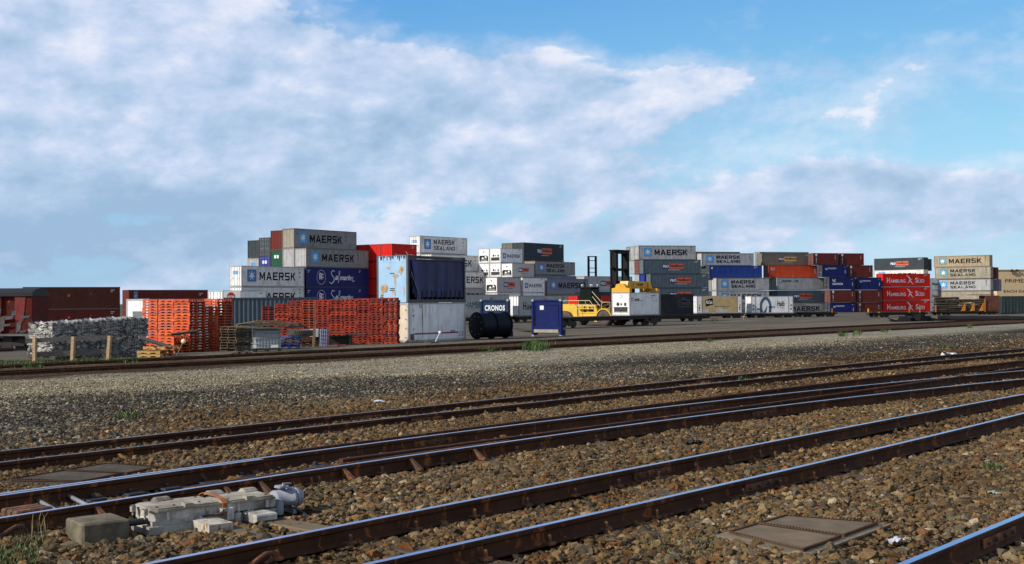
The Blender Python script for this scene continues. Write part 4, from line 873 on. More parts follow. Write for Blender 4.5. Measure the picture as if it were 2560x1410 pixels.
put(cr(.5, -5.04), 720, 755, aR, C40, 'slateblue', "slate container with orange panel half hidden by the black wagon load", 'end', 'corr', 'two_panel')
put(cr(.5, -5.04), 756, 789, aR, C40, 'grey', "lowest container hidden behind the black wagon load", 'end', 'corr')
PU = at(1754, 648, 257)
put(PU, 632.7, 663, aR, C40, 'silver', "grey star container with two lines, top of the second bay", 'end', 'corr', 'star_two_light')
put(xf(PU, aR, -2, 2.7), 629, 662, aR, C40, 'olive', "dull container roofline behind the two-line star container", 'end', 'corr')
P2 = at(1774, 680, 255.5); put(P2, 664, 694, aR, C40, 'blue', "deep blue container under the two-line star container", 'door', 'corr', 'plain_codes', endcol='charcoal')
put(xf(P2, aR, 0, 2.5), 664.6, 694.5, aR, C40, 'slate', "dark container end behind the deep blue container", 'end', 'corr'); P3 = at(1791, 710, 254); put(P3, 694.8, 725.5, aR, C40, 'silver', "grey two-line star container above the beige swap body", 'end', 'corr', 'star_two_light')
put(P3, 727, 757, aR, C40, 'silver', "grey star container cut off by the beige swap body", 'end', 'corr', 'star_word_light'); put(P3, 758, 787, aR, C40, 'grey', "lowest container hidden behind the beige swap body", 'end', 'corr')
put(xf(P3, aR, 0, 2.5), 695.4, 726, aR, C40, 'grey', "grey container end at the back of the second bay", 'door', 'corr'); put(xf(P3, aR, 0, 2.5), 727.4, 757, aR, C40, 'slate', "slate container end low at the back of the second bay", 'end', 'corr')
P4 = at(1905, 648, 263); aR2 = R(17)
put(P4, 633, 662.6, aR2, C40, 'olive', "olive grey container with yellow and navy panel, top of the third bay", 'end', 'corr', 'two_panel_yellow')
put(xf(P4, aR2, 1, 2.7), 629.5, 662, aR2, C40, 'grey', "grey roofline behind the yellow panel container", 'end', 'corr')
P5 = at(1922, 678, 261); put(P5, 663, 693.4, aR2, C40, 'orange', "orange-red container with three white capitals under the yellow panel box", 'door', 'corr', 'letters_caps', endcol='brown')
P6 = at(1943, 709, 259.5); put(P6, 694, 724.3, aR2, C40, 'silver', "grey container with one small line of star lettering", 'door', 'corr', 'star_line', endcol='grey')
put(P6, 726, 756.4, aR2, C40, 'slateblue', "grey-blue container with orange panel above the lowest star box", 'end', 'corr', 'two_panel')
put(P6, 757.4, 787, aR2, C40, 'silver', "lowest grey star container behind the empty wagon", 'end', 'corr', 'star_word')
put(xf(P6, aR2, 0, 2.5), 694.6, 724.8, aR2, C40, 'grey', "barred grey doors behind the small-lettered star container", 'door', 'corr'); put(xf(P6, aR2, 0, 2.5), 726.4, 756.8, aR2, C40, 'slate', "slate end with white strip behind the grey-blue panel container", 'end', 'corr')
a20 = R(16)
def c20(x, y0, y1, d, c, lab, mk): put(at(x, (y0 + y1) / 2, d), y0, y1, a20, C20, c, lab, 'door', 'corr', mk, endcol='darkbrown' if c == 'brown' else 'charcoal', group='short containers of the right-hand stack')
c20(2034, 632.5, 661.5, 262, 'brown', "top brown short container next to the yellow panel box", 'vertical'); c20(2099, 633, 662, 264, 'brown', "top brown short container at the right end of its row", 'vertical')
c20(2056, 662.5, 692, 260, 'navy', "navy short container with small white word right of the orange-red box", 'bird_word_long'); c20(2121, 663, 692.5, 262, 'brown', "brown short container in second row, rightmost of its row", 'vertical')
c20(2074, 693, 723.5, 257, 'navy', "navy short container with bird sign above white capitals", 'bird_word'); c20(2142, 693.5, 724, 259, 'navy', "navy short container with bird sign next to the red boxes", 'bird_word_long')
c20(2076, 724.8, 755.5, 257, 'brown', "brown short container under the bird sign with white capitals", 'vertical'); c20(2143, 725, 756, 259, 'brown', "brown short container in fourth row next to the red boxes", 'vertical')
c20(2076, 756.6, 787, 257, 'navy', "lowest navy short container behind the empty wagon's end", 'bird_word_long'); c20(2143, 757, 787, 259, 'brown', "lowest brown short container behind the yellow post", 'vertical')
PE = at(2309, 658, 277); aE = R(-43); PE0 = xf(PE, aE, -C40, 0)
def put_far(P, y0, y1, a, L, *args, **kw):                   # near corner is at x = L
    z0 = zz(P, y1 + .85) + .012; z1 = zz(P, y0); Q = xf(P, a, -L, 0); return container(Vector((Q.x, Q.y, z0)), z1 - z0, a, L, *args, far_end=True, **kw)
put_far(PE, 643, 672.3, aE, C40, 'slate', "dark slate container with orange panel above the red lettered boxes", 'end', 'corr', 'two_panel')
put_far(PE, 673.3, 702, aE, C40, 'offwhite', "white star container mostly hidden behind the top red box", 'end', 'flat', 'star_word_light'); put_far(xf(PE, aE, -.3, 2.6), 647, 676, aE, C40, 'slate', "slate container end behind the dark panel box", 'end', 'corr')
aH = R(18); PH = at(2208, 730, 262)
for k, (y0, y1, lab) in enumerate(((684, 716.3, "top red container of three with white bird lettering"), (717.3, 750, "middle red container of three with white bird lettering"), (751, 784, "lowest red container with bird lettering behind the flat wagon"))):
    put(PH, y0, y1, aH, C40, 'red', lab, 'end', 'corr', 'south_word', group='three red containers stacked at the right')
PG = at(2326, 735, 272)
for k, (y0, y1, lab) in enumerate(((695.5, 724.8, "top white box with black hyphenated word"), (725.8, 755.2, "middle white box with black hyphenated word"), (756.2, 785, "lowest white box with black hyphenated word"))):
    put(PG, y0, y1, R(35), C20, 'white', lab, 'end', 'flat', 'hyphen_word', group='three white boxes stacked beside the red ones', mark_dx=.25)
PB = at(2474, 650, 267); aE = R(-36)
put_far(PB, 637, 664.7, aE, C40, 'dirty_beige', "stained beige star container topping the far right stack", 'end', 'corr', 'star_word_beige')
put_far(xf(PB, aE, .15, .1), 666, 695, aE, C40, 'greybeige', "stained grey-beige two-line star container, second of the far right stack", 'end', 'corr', 'star_two_beige')
put_far(xf(PB, aE, .15, 0), 697, 725.6, aE, C40, 'silver', "grey two-line star container, third of the far right stack", 'end', 'corr', 'star_two_light')
put_far(xf(PB, aE, .15, 0), 727, 755, aE, C40, 'greybeige', "lowest dull container behind the log wagon", 'end', 'corr')
put_far(xf(PB, aE, .6, 2.6), 668, 697, aE, C40, 'brown', "brown container end at the back of the far right stack", 'end', 'corr'); put_far(xf(PB, aE, 1.2, 2.6), 698, 727, aE, C40, 'grey_lilac', "grey container end at the back, nearest the warehouse", 'end', 'corr')

# ------------------------------------------------------------------ wagons and what they carry
sill_p = paint('wagon_sill', (.030, .022, .017), .75, .3, rust=.35, rustcol=(.07, .03, .014)); wheel_p = paint('wheel_steel', (.035, .026, .022), .6, .3, rust=.3)
stake_p = paint('stake_orange', (.55, .20, .02), .6, .15, rust=.15)
def wagon(name, label, cat, P, a, L, deck, w=2.5, stakes=(), group=None, light=None):
    """P: ground point under the near left end; deck: deck height over the ground."""
    root = thing(name, label, cat, Vector((P.x, P.y, gz(P.x, P.y))), a, group)
    mb = MB(); mb.box((0, 0, deck - .14), (L, w, deck - .01)); mb.prism([(.3, deck - .14), (1.8, deck - .14), (2.6, deck - .42), (L - 2.6, deck - .42), (L - 1.8, deck - .14), (L - .3, deck - .14), (L - .3, deck - .13), (.3, deck - .13)], .25, .4)
    mb.prism([(2.4, deck - .3), (L - 2.4, deck - .3), (L - 2.9, deck - .5), (2.9, deck - .5)], w / 2 - .2, w / 2 + .2); mb.build('deck', [light or sill_p], root)
    for x in (1.7, L - 1.7):
        mb = MB(); mb.prism([(x - 1.15, .50), (x - .5, .62), (x + .5, .62), (x + 1.15, .50), (x + 1.05, .36), (x + .35, .40), (x + .2, .24), (x - .2, .24), (x - .35, .40), (x - 1.05, .36)], .20, .38)
        mb.box((x - .3, .3, .45), (x + .3, w - .3, deck - .14)); mb.prism([(x - 1.15, .50), (x - .5, .62), (x + .5, .62), (x + 1.15, .50), (x + 1.05, .36), (x - 1.05, .36)], w - .38, w - .2); bg = mb.build('bogie', [sill_p], root)
        for dx in (-.85, .85):
            for y in (.40, w - .54):
                m2 = MB(); m2.lathe([(0, 0), (.10, -.02), (.12, .03), (.34, .03), (.40, .0), (.42, .0), (.42, .11), (.46, .12), (.46, .15), (0, .15)], (x + dx, y, .46), (x + dx, y + 1, .46), 20); m2.build('wheel', [wheel_p], bg)
    for x in (-.35, L):
        mb = MB(); mb.box((x, w / 2 - .12, deck - .42), (x + .35, w / 2 + .12, deck - .2)); mb.build('coupler', [sill_p], root)
    for x, h in stakes:
        mb = MB(); mb.box((x, -.06, deck - .15), (x + .16, .0, deck + h)); mb.build('stake', [stake_p], root)
    return root
def wagon_under(P, a, k0, k1, name, label, cat, z_deck, **kw):
    Q = xf(P, a, k0, -.05); return wagon(name, label, cat, Q, a, k1 - k0, z_deck - gz(Q.x, Q.y), **kw)

# refrigerated box on the front wagon, held by the stacker
aN = R(50); PN = at(1574, 760, 134); zd = zz(PN, 789.0)
put(PN, 731.3, 788.6, aN, C20, 'white', "white refrigerated box with grey side under the yellow spreader", 'unit', 'flat', 'carrier')
wagon_under(PN, aN, -12.4, 6.6, 'flat_wagon', "black flat wagon carrying the white refrigerated box in front of the stacker", 'rail wagon', zd)
PK = at(1652, 760, 160); aK = R(36); put(PK, 735.5, 788, aK, C20, 'charcoal', "black tarpaulin load with grey crest right of the refrigerated box", 'end', 'flat', 'tarp_crest')
wagon_under(PK, aK, -2.5, 8.5, 'flat_wagon', "dark flat wagon under the black tarpaulin load", 'rail wagon', zz(PK, 789))
PC = at(1742, 760, 187); aC = R(13); put(PC, 740, 783, aC, 7.55, 'white', "swap body with tan side panel and tilted black sign", 'door', 'flat', 'panel_word')
PHL = at(1878, 760, 190); aC2 = R(11); put(PHL, 740.5, 783, aC2, 7.1, 'white', "white swap body with blue arch and black slanted word", 'door', 'flat', 'arch_word')
wagon_under(PC, aC, -.6, 8.0, 'flat_wagon', "flat wagon under the tan swap body", 'rail wagon', zz(PC, 784)); wagon_under(PHL, aC2, -.4, 7.6, 'flat_wagon', "flat wagon under the swap body with blue arch", 'rail wagon', zz(PHL, 784))
PEM = at(1990, 780, 195); wagon_under(PEM, aC2, 0, 7.4, 'flat_wagon', "short empty wagon beyond the blue arch box", 'rail wagon', zz(PEM, 780), stakes=((6.2, .55),))
PF = at(2180, 785, 182); aF = R(8); wagon_under(PF, aF, 0, 9.2, 'flat_wagon', "empty flat wagon with orange fittings before the red lettered boxes", 'rail wagon', zz(PF, 780), stakes=((.9, .02), (1.1, .05), (5.9, .75), (7.6, .75)))
PLG = at(2338, 785, 200); aG = R(6); zl = zz(PLG, 778); wl = wagon_under(PLG, aG, 0, 11.4, 'log_wagon', "log wagon with orange stakes and rusty end wall", 'rail wagon', zl, stakes=((.0, 1.0), (8.6, 2.0)))
mb = MB(); dk = zl - wl.location.z
for x in (5.2, 6.8, 8.4): mb = MB(); mb.prism([(x - .7, dk), (x + .05, dk), (x + .05, dk + 1.35)], -.06, .04); mb.build('stake_bracket', [stake_p], wl)
mb = MB(); mb.box((8.9, .1, dk), (11.3, 2.4, dk + 2.55)); mb.box((6.6, .2, dk + 2.62), (10.6, 2.3, dk + 2.74)); mb.build('end_wall', [paint('rust_wall', (.11, .035, .02), .8, .3, rust=.5)], wl)
bark = wood('bark', (.060, .042, .026), 2.0)
lm = MB(); lm.tube([(0, 0, 0), (1.0, .01, .01), (2.0, -.01, 0)], [.155, .165, .15], 9); log_me = lm.mesh('log'); nlog = 0
for bx, base_lab in ((.15, "left bundle"), (2.35, "middle bundle"), (4.55, "second bundle from right"), (6.75, "right bundle beside rusty wall")):
    rows = 7 if bx < 3 else 6
    for k in range(rows):
        for j in (0, 1):
            o = part('log', log_me, [bark], None, None); P = Vector((bx + random.uniform(-.1, .1), .25 + .40 * j + random.uniform(-.07, .07), dk + .18 + k * .325 + random.uniform(-.03, .03)))
            o.location = wl.location + Matrix.Rotation(aG, 3, 'Z') @ P; o.rotation_euler = (random.uniform(0, 6), random.uniform(-.03, .03), aG + random.uniform(-.05, .05)); o.scale = (1.02, random.uniform(.85, 1.15), random.uniform(.85, 1.1))
            tag(o, f"brown log in {base_lab} on the log wagon", 'log', 'logs stacked on the log wagon'); nlog += 1
PTP = at(2503, 785, 205); zt_ = zz(PTP, 783); wagon_under(PTP, aG, 0, 9.0, 'flat_wagon', "flat wagon under the dark green tarpaulin at the right edge", 'rail wagon', zt_)
mb = MB(); n = 40
for i in range(n):
    for z0, z1 in ((0, 2.9),):
        f = lambda q: .05 * math.sin(q * 2.1) + .03 * math.sin(q * 5.3)
        mb.quad((i * .2, f(i), z0), (i * .2 + .2, f(i + 1), z0), (i * .2 + .2, f(i + 1) * .3, z1), (i * .2, f(i) * .3, z1))
mb.box((-.02, .06, 0), (8.0, 2.4, 2.88)); o = mb.build('tarpaulin_cover', [paint('tarp_green', (.018, .032, .032), .55, .25, streak=.4)]); o.location = xf(PTP, aG, .3, .1); o.location.z = zt_ + .01; o.rotation_euler = (0, 0, aG)
tag(o, "dark green tarpaulin cover stretched over the last wagon", 'tarpaulin')

# train of white and red boxes behind the flat racks
aT = R(53); PTR = at(1297, 765, 167); zT = zz(PTR, 791)
put(PTR, 739, 790.5, aT, C40, 'silver', "long white refrigerated box with black serif lettering behind the blue wall", 'door', 'flat', 'south_word_dark', endcol='white')
Q = xf(PTR, aT, -14.4, 0); put(Q, 736, 792, aT, C40, 'silver', "long white refrigerated box with red pennant mark behind the cable drums", 'door', 'flat', 'south_partial', endcol='white')
Q2 = xf(PTR, aT, 14.6, 0); put(Q2, 739.5, 787, aT, C40, 'red', "red lettered container behind the yellow stacker", 'end', 'corr', 'south_word')
for k, lab in ((0, "flat wagon under the long white box with black serif lettering"), (-14.4, "flat wagon under the white box with red pennant"), (14.6, "flat wagon under the red container behind the stacker")):
    wagon_under(PTR, aT, k - .5, k + 12.7, 'flat_wagon', lab, 'rail wagon', zT)
Q3 = at(557, 750, 126); put(Q3, 726, 786, aT, C20, 'white', "white box with black lettering peeping over the blue-grey container", 'door', 'flat', 'star_small')
wagon_under(Q3, aT, -.5, 6.6, 'flat_wagon', "flat wagon under the white box left of the star stack", 'rail wagon', zz(Q3, 786.5))
# wagons and boxes at the left edge
PBX = at(80, 790, 75); LB = 11.0; aB = R(-1.5); Q = xf(PBX, aB, -LB, 0); zb = gz(PBX.x, PBX.y)
graf = paint('boxcar_red', (.095, .011, .008), .8, .25, rust=.45, streak=.6, dirt=.4, spec=.15)
bx = wagon('boxcar', "dark red boxcar covered in faded graffiti at the left edge", 'rail wagon', Q, aB, LB, 1.15, light=paint('boxcar_sill', (.16, .16, .155), .7, .3, dirt=.5))
mb = MB()
for i in range(11):
    x = i * 1.0; mb.box((x, .02 + .10 * (i % 2), 1.15), (x + 1.0, 2.48, 3.55))
for i in range(12): mb.box((max(0, i * 1.0 - .05), .0, 1.15), (min(LB, i * 1.0 + .05), .12, 3.62))
mb.build('body', [graf], bx)
mb = MB(); mb.prism([(-.06, 3.5), (-.06, 3.72), (.5, 3.95), (1.25, 4.02), (2.0, 3.95), (2.56, 3.72), (2.56, 3.5)], -.05, LB + .05, axis='x'); mb.build('roof', [paint('boxcar_roof', (.012, .012, .013), .7, .3)], bx)
g1 = paint('graffiti_grey', (.10, .085, .085), .7, .4, dirt=.8, scale=4); g2 = paint('graffiti_teal', (.03, .09, .10), .6, .4, dirt=.6, scale=4); g3 = paint('graffiti_red', (.20, .012, .010), .7, .3, dirt=.5, scale=4); mb = MB()

for x0, x1, z0, z1, mt in ((8.95, 9.2, 1.25, 2.3, 0), (9.2, 9.75, 2.0, 2.3, 0), (9.2, 9.6, 1.6, 1.8, 0), (10.0, 10.25, 1.2, 2.0, 0), (10.25, 10.6, 1.2, 1.4, 0), (8.3, 8.6, 1.25, 2.2, 0), (9.7, 9.95, 2.3, 2.6, 1), (10.3, 10.85, 2.1, 2.3, 1), (8.7, 9.0, 2.35, 2.7, 1)):
    k_ = random.uniform(.03, .12); mb.add([(x0, -.008, z0), (x1, -.008, z0 + k_), (x1 + k_, -.008, z1), (x0 + k_ * .4, -.008, z1 - k_)], [(0, 1, 2, 3)], mt)
mb.add([(9.95, -.006, 2.0), (10.45, -.006, 1.9), (10.6, -.006, 3.45), (9.9, -.006, 3.5)], [(0, 1, 2, 3)], 2); mb.build('graffiti', [g1, g2, g3], bx)
aW = R(24); PW1 = at(58, 770, 158)
put(PW1, 717.5, 773, aW, C40, 'darkbrown', "upper dark brown container with orange label right of the boxcar", 'end', 'corr', 'brown_codes'); put(PW1, 774, 828, aW, C40, 'brown', "lower dark brown container right of the boxcar", 'end', 'corr', 'brown_codes')
aW2 = R(39); PW2 = at(322, 750, 173)
put(PW2, 724.5, 775, aW2, C40, 'brown', "upper brown container with white and blue column above orange pallets", 'end', 'corr', 'brown_column'); put(PW2, 776, 825, aW2, C40, 'brown', "lower brown container mostly hidden behind the plastic bales", 'end', 'corr', 'brown_codes')
PWH = at(372, 775, 88); zg = gz(PWH.x, PWH.y)
wc = container(Vector((PWH.x, PWH.y, zg + .15)), zz(PWH, 747) - zg - .15, R(58), C20, 'white', "white container with grey roller shutter behind the orange pallets", None, 'corr', None)
mb = MB(); mb.box((.02, .12, .15), (.05, W - .12, H0 - .12)); mb.build('end_wall', [cp('white')], wc); mb = MB()
for k in range(9): mb.box((.0, .35, .15 + k * .19), (.018, 1.75, .325 + k * .19))
mb.build('roller_shutter', [paint('shutter_grey', (.12, .15, .15), .6, .1)], wc)
PBG = at(560, 780, 80); container(Vector((PBG.x, PBG.y, -.72)), zz(PBG, 744) + .72, R(14), C20, 'slateblue', "blue-grey ribbed container behind the pallet row and the junk", 'end', 'corr', None)

# ------------------------------------------------------------------ curtain box on white box
aX = R(57); PX = at(1020, 700, 73); zg = gz(PX.x, PX.y) - .02; zm = zz(PX, 757); zt = zz(PX, 637.5)
wb = container(Vector((PX.x, PX.y, zg)), zm - zg - .01, aX, C20, 'white', "lower dented white container with faded red stripe beside the orange pallets", None, 'flat', 'red_line')
mb = MB(); mb.box((.02, .12, .15), (.06, W - .12, H0 - .12)); mb.build('end_wall', [paint('cream_end', (.66, .56, .42), .6, .1, rust=.15, streak=.3)], wb)
for z in (.35, .95, 1.55, 2.15):
    mb = MB(); mb.box((-.012, .03, z - .06), (.02, .22, z + .0)); mb.tube([(-.02, .2, z - .03), (-.02, .2, z + .03)], .03, 6); mb.build('hinge', [cfp('white')], wb)
mb = MB(); mb.box((1.15, -.02, 2.28), (1.45, .014, 2.5)); mb.build('vent_box', [cfp('white')], wb)
rs = paint('rust_run', (.20, .10, .04), .8, .3, dirt=.3); mb = MB()
ribbon(mb, [(1.45, 2.3, .05), (1.44, 1.6, .09), (1.46, .9, .06), (1.44, .2, .02)], .06, 0, y=.008); ribbon(mb, [(2.2, 2.45, .03), (2.2, 1.5, .03), (2.21, .3, .01)], .03, 0, y=.009); mb.build('rust_run', [rs], wb)
ht = zt - zm; ct = thing('curtain_container', "rusty light blue curtain-side container with torn dark blue curtain", 'shipping container', Vector((PX.x, PX.y, zm)), aX)
skyb = paint('faded_light_blue', (.30, .50, .70), .55, .08, rust=.52, scale=.75, streak=.35, rustcol=(.30, .13, .04)); cfr = paint('curtain_frame', (.05, .065, .075), .6, .2, rust=.4)
mb = MB()
for x in (0, C20 - .14):
    for y in (0, W - .14): mb.box((x, y, 0), (x + .14, y + .14, ht))
mb.box((.14, .0, .0), (C20 - .14, .12, .2)); mb.box((.14, W - .12, 0), (C20 - .14, W, .2)); mb.box((.14, .0, ht - .10), (C20 - .14, .10, ht - .01)); mb.box((.14, .03, ht - .2), (C20 - .14, .10, ht - .115)); mb.box((.14, .015, ht - .27), (C20 - .14, .07, ht - .215))
for x in (-.004, C20 - .176):
    for y in (-.004, W - .158): mb.box((x, y, ht - .12), (x + .18, y + .162, ht + .003)); mb.box((x, y, -.003), (x + .18, y + .162, .12))
mb.build('frame', [cfr], ct)
mb = MB(); mb.box((.004, .14, .02), (.07, W - .14, ht - .02)); mb.box((-.004, .14, ht - .42), (.004, W - .14, ht - .40)); ew = mb.build('end_wall', [skyb], ct)
mb = MB()
for y, z, w in ((1.05, ht - 1.12, .40), (1.0, ht - 2.05, .45), (1.02, ht - 2.16, .42), (1.95, ht - 2.48, .22), (1.95, ht - 2.58, .25), (1.95, ht - 2.68, .25)):
    n = max(2, int(w / .06))
    for k in range(n): mb.quad((-.010, y + k * .06, z), (-.010, y + k * .06 + .045, z), (-.010, y + k * .06 + .045, z + .05), (-.010, y + k * .06, z + .05))
mb.build('lettering', [ink], ew)
mb = MB()
for y, z, w, h_ in ((.55, .92, .16, .55), (.42, .80, .13, .38), (.95, 1.25, .30, .32), (.78, 1.0, .18, .22), (1.02, 1.9, .10, 1.5), (1.75, 2.0, .22, .6), (2.0, 2.15, .14, .95), (1.55, .75, .2, .2), (.35, 2.2, .1, .6)):
    rr_ = random.Random(int(y * 100)); n_ = 14; V_ = [(-.0055, y + w * math.cos(6.283 * i / n_) * rr_.uniform(.6, 1.1), ht - z + h_ * .5 * math.sin(6.283 * i / n_) * rr_.uniform(.6, 1.1)) for i in range(n_)]
    mb.add(V_, [list(range(n_ - 1, -1, -1))], 0 if w > .12 and h_ > .36 else 1)
mb.build('rust_stain', [paint('stain_ochre', (.42, .34, .24), .8, .3, rust=.9, scale=2.5, rustcol=(.24, .12, .03)), paint('stain_pale', (.38, .40, .40), .7, .3, rust=.8, scale=3, rustcol=(.26, .15, .05))], ew)
rng2 = random.Random(3); mb = MB()
for k in range(26):                                          # flaked rust along the top edge
    y = .2 + rng2.random() * 2.0; l = .03 + rng2.random() ** 2 * .30; w = .02 + rng2.random() * .04; mb.add([(-.008, y - w, ht - .03), (-.008, y + w, ht - .03), (-.008, y + w * .3, ht - .03 - l), (-.008, y - w * .5, ht - .05 - l * .8)], [(0, 1, 2, 3)])
mb.build('flaked_rust', [paint('flaked_rust', (.06, .025, .015), .9, .3)], ew)
mb = MB(); N = 46; Z = 10                                     # hanging curtain with folds and a torn corner
def cy(i, j): q = i / N; t = j / Z; return .10 + .05 * math.sin(q * 31) * (.25 + .75 * t) + .03 * math.sin(q * 67 + t * 2) * t + (.22 * t * max(0, 1 - q * 5.5))
for i in range(N):
    for j in range(Z):
        if i < 7 and j > 2 + i * .1 and i < 5 * (j / Z): continue
        X = lambda i: .25 + (C20 - .45) * i / N; Zz = lambda j: ht - .24 - (ht - .58) * j / Z
        mb.add([(X(i), cy(i, j), Zz(j)), (X(i + 1), cy(i + 1, j), Zz(j)), (X(i + 1), cy(i + 1, j + 1), Zz(j + 1)), (X(i), cy(i, j + 1), Zz(j + 1))], [(3, 2, 1, 0)], 0, True)
mb.build('curtain', [paint('curtain_navy', (.014, .022, .095), .6, .3, streak=.5, dirt=.15)], ct)
mb = MB(); mb.tube([(.35, .02, ht - 1.0), (1.32, .02, .12)], .022, 6); mb.build('strap_bar', [galv], ct)
mb = MB(); mb.add([(.42, .05, ht - .3), (1.0, .05, ht - .3), (1.28, .03, .35), (1.02, .03, .3)], [(3, 2, 1, 0)]); mb.add([(.9, .03, .2), (1.28, .03, .2), (1.3, .03, .75), (.92, .03, .7)], [(3, 2, 1, 0)]); mb.build('loose_flap', [paint('flap_blue', (.03, .035, .15), .6, .2)], ct)
for k in range(9):
    x = 1.5 + k * .5; mb = MB(); mb.box((x, .03, .18), (x + .05, .07, .75)); mb.box((x - .06, .02, .12), (x + .11, .06, .24)); mb.build('buckle', [dark_steel], ct)
mb = MB(); mb.box((.14, .15, .02), (C20 - .14, W - .15, .16)); mb.box((.1, W - .2, .0), (C20 - .1, W - .145, ht - .1)); mb.box((.1, .1, ht - .05), (C20 - .1, W - .1, ht - .02)); mb.box((C20 - .13, .15, .0), (C20 - .09, W - .2, ht - .1)); mb.build('floor_and_back', [black_paint], ct)

# ------------------------------------------------------------------ pallets
PAL_H = .143
def pallet_mesh(w=1.2, d=1.0, board=.018):
    mb = MB(); h = PAL_H
    st = [(0, board), (.18 * w, board), (.20 * w, .062), (.40 * w, .062), (.42 * w, board), (.58 * w, board), (.60 * w, .062), (.80 * w, .062), (.82 * w, board), (w, board), (w, h - board), (0, h - board)]
    for y in (0, d / 2 - .02, d - .04): mb.prism([(x, z) for x, z in st], y + .001, y + .039)
    for k in range(7): x = k * (w - .11) / 6; mb.box((x, -.004, h - board + .001), (x + .11, d + .004, h - .001))
    for k in (0, 2, 4): x = k * (w - .13) / 4; mb.box((x, -.004, .001), (x + .13, d + .004, board - .001))
    return mb.mesh('pallet')
pal_me = pallet_mesh(); pal_small = pallet_mesh(1.0, 1.2); pal_row = pallet_mesh(.785, 1.1); pal_open = pallet_mesh(1.1, .785); ORD = ["topmost", "second", "third", "fourth", "fifth", "sixth", "seventh", "eighth", "ninth", "tenth", "eleventh", "twelfth", "thirteenth", "fourteenth", "fifteenth", "sixteenth", "seventeenth", "eighteenth", "lowest", "lowest"]
pal_p = [paint('pallet_orange_%d' % k, c, .75, .2, dirt=.25, rust=.1, streak=.2, scale=2) for k, c in enumerate(((.60, .085, .012), (.52, .060, .012), (.66, .11, .016), (.50, .10, .055)))]
pal_r = [paint('pallet_red_%d' % k, c, .8, .2, dirt=.3, scale=2) for k, c in enumerate(((.34, .028, .008), (.25, .020, .009), (.42, .042, .010), (.22, .030, .020)))]
def stack(P, rot, n, where, mats, group, name='pallet', cat='pallet', me=None, jit=.03, wood_=False):
    for k in range(n):
        o = part(name, me or pal_me, [random.choice(mats)]); j = lambda: random.uniform(-jit, jit)
        ca, sa = math.cos(rot), math.sin(rot); dx, dy = j(), j(); o.location = (P.x + dx * ca - dy * sa, P.y + dx * sa + dy * ca, P.z + k * PAL_H); o.rotation_euler = (0, 0, rot + random.uniform(-.02, .02))
        top = n - 1 - k; w_ = ORD[top] if top < n - 1 or n == 1 else "lowest"
        tag(o, f"{w_}{' from the top' if 0 < top < n - 1 else ''}, {where}", cat, group)
def base(P, dz=0.): P = P.copy(); P.z = gz(P.x, P.y) + dz; return P
BK = at(474, 800, 60.5); BK.z = gz(BK.x, BK.y) - .03; aP = R(55)      # near corner of the big block
pv = lambda ku, kv: xf(BK, aP, ku, kv)
# notched side faces left: pallet x axis runs along -v
def face_left(ku, kv): return pv(ku, kv + 1.2), aP - math.pi / 2
for k, nm in enumerate(("orange pallet in the right column of the sunlit face", "orange pallet in the middle column of the sunlit face", "orange pallet in the left column beside the bales")):
    P, r_ = face_left(0.0, 1.25 * k); stack(P, r_, 19, nm, pal_p, 'orange pallets of the tall block by the bales')
P, r_ = face_left(1.5, -.38); stack(P, r_, 19, "orange pallet in the tall stack against the blue-grey container", pal_p, 'orange pallets of the tall block by the bales')
P, r_ = face_left(-1.12, -.15); stack(P, r_, 6, "orange pallet in the low stack behind the dark switch lever", pal_p, 'orange pallets of the low stack')
RW = at(993, 800, 70.2); aRW = R(-3)
NM = ["rightmost column touching the white container", "second column from the right", "third column from the right", "fourth column from the right", "fifth column, left of the row's right half", "column right of the open-ended one", "bright open-ended column", "column left of the bright open-ended one", "second column from the left end", "leftmost open-ended column of the row"]
for k in range(10):
    P = xf(RW, aRW, -.80 * (k + 1), 0); n = 19 if k < 8 else (18 if k == 8 else 17); P.z = gz(P.x, P.y) - .02
    where = "red-orange pallet in the " + NM[k]; grp = 'red-orange pallets in the long row'
    if k in (6, 9): stack(xf(P, aRW, .785, 0), aRW + math.pi / 2, n, where, pal_p if k == 6 else pal_r, grp, jit=.015, me=pal_open)
    else: stack(P, aRW, n, where, pal_r, grp, me=pal_row, jit=.035)
wp = [wood('pallet_wood', (.17, .105, .05)), wood('pallet_wood_grey', (.115, .095, .065)), wood('pallet_wood_dark', (.055, .037, .02))]
# yellowish wooden pallets in front of the block
P = ong(342, 893); stack(P, R(-20), 2, "yellow wooden pallet at the foot of the orange block", [wood('pallet_wood_yellow', (.42, .25, .08))], 'yellow wooden pallets', 'wooden_pallet', 'wooden pallet')
stack(P + Vector((.25, .15, .33)), R(-24), 1, "broken yellow pallet balanced above the other two", [wood('pallet_wood_yellow', (.42, .25, .08))], 'yellow wooden pallets', 'wooden_pallet', 'wooden pallet')
def board(P, L, w, t, rot, lab, mt, name='plank', cat='plank'):
    mb = MB(); mb.bbox((-L / 2, -w / 2, 0), (L / 2, w / 2, t), .008); o = mb.build(name, [mt]); o.location = P; o.rotation_euler = rot; return tag(o, lab, cat)
board(P + Vector((.75, .2, .62)), 1.5, .8, .05, (.15, .32, .4), "grey sheet of board leaning on the orange block", wp[1], 'board', 'board')
board(pv(-.7, -.45) + Vector((0, 0, .98)), 1.3, .35, .10, (.1, -.12, .35), "weathered plank lying on top of the low orange stack", wp[2])
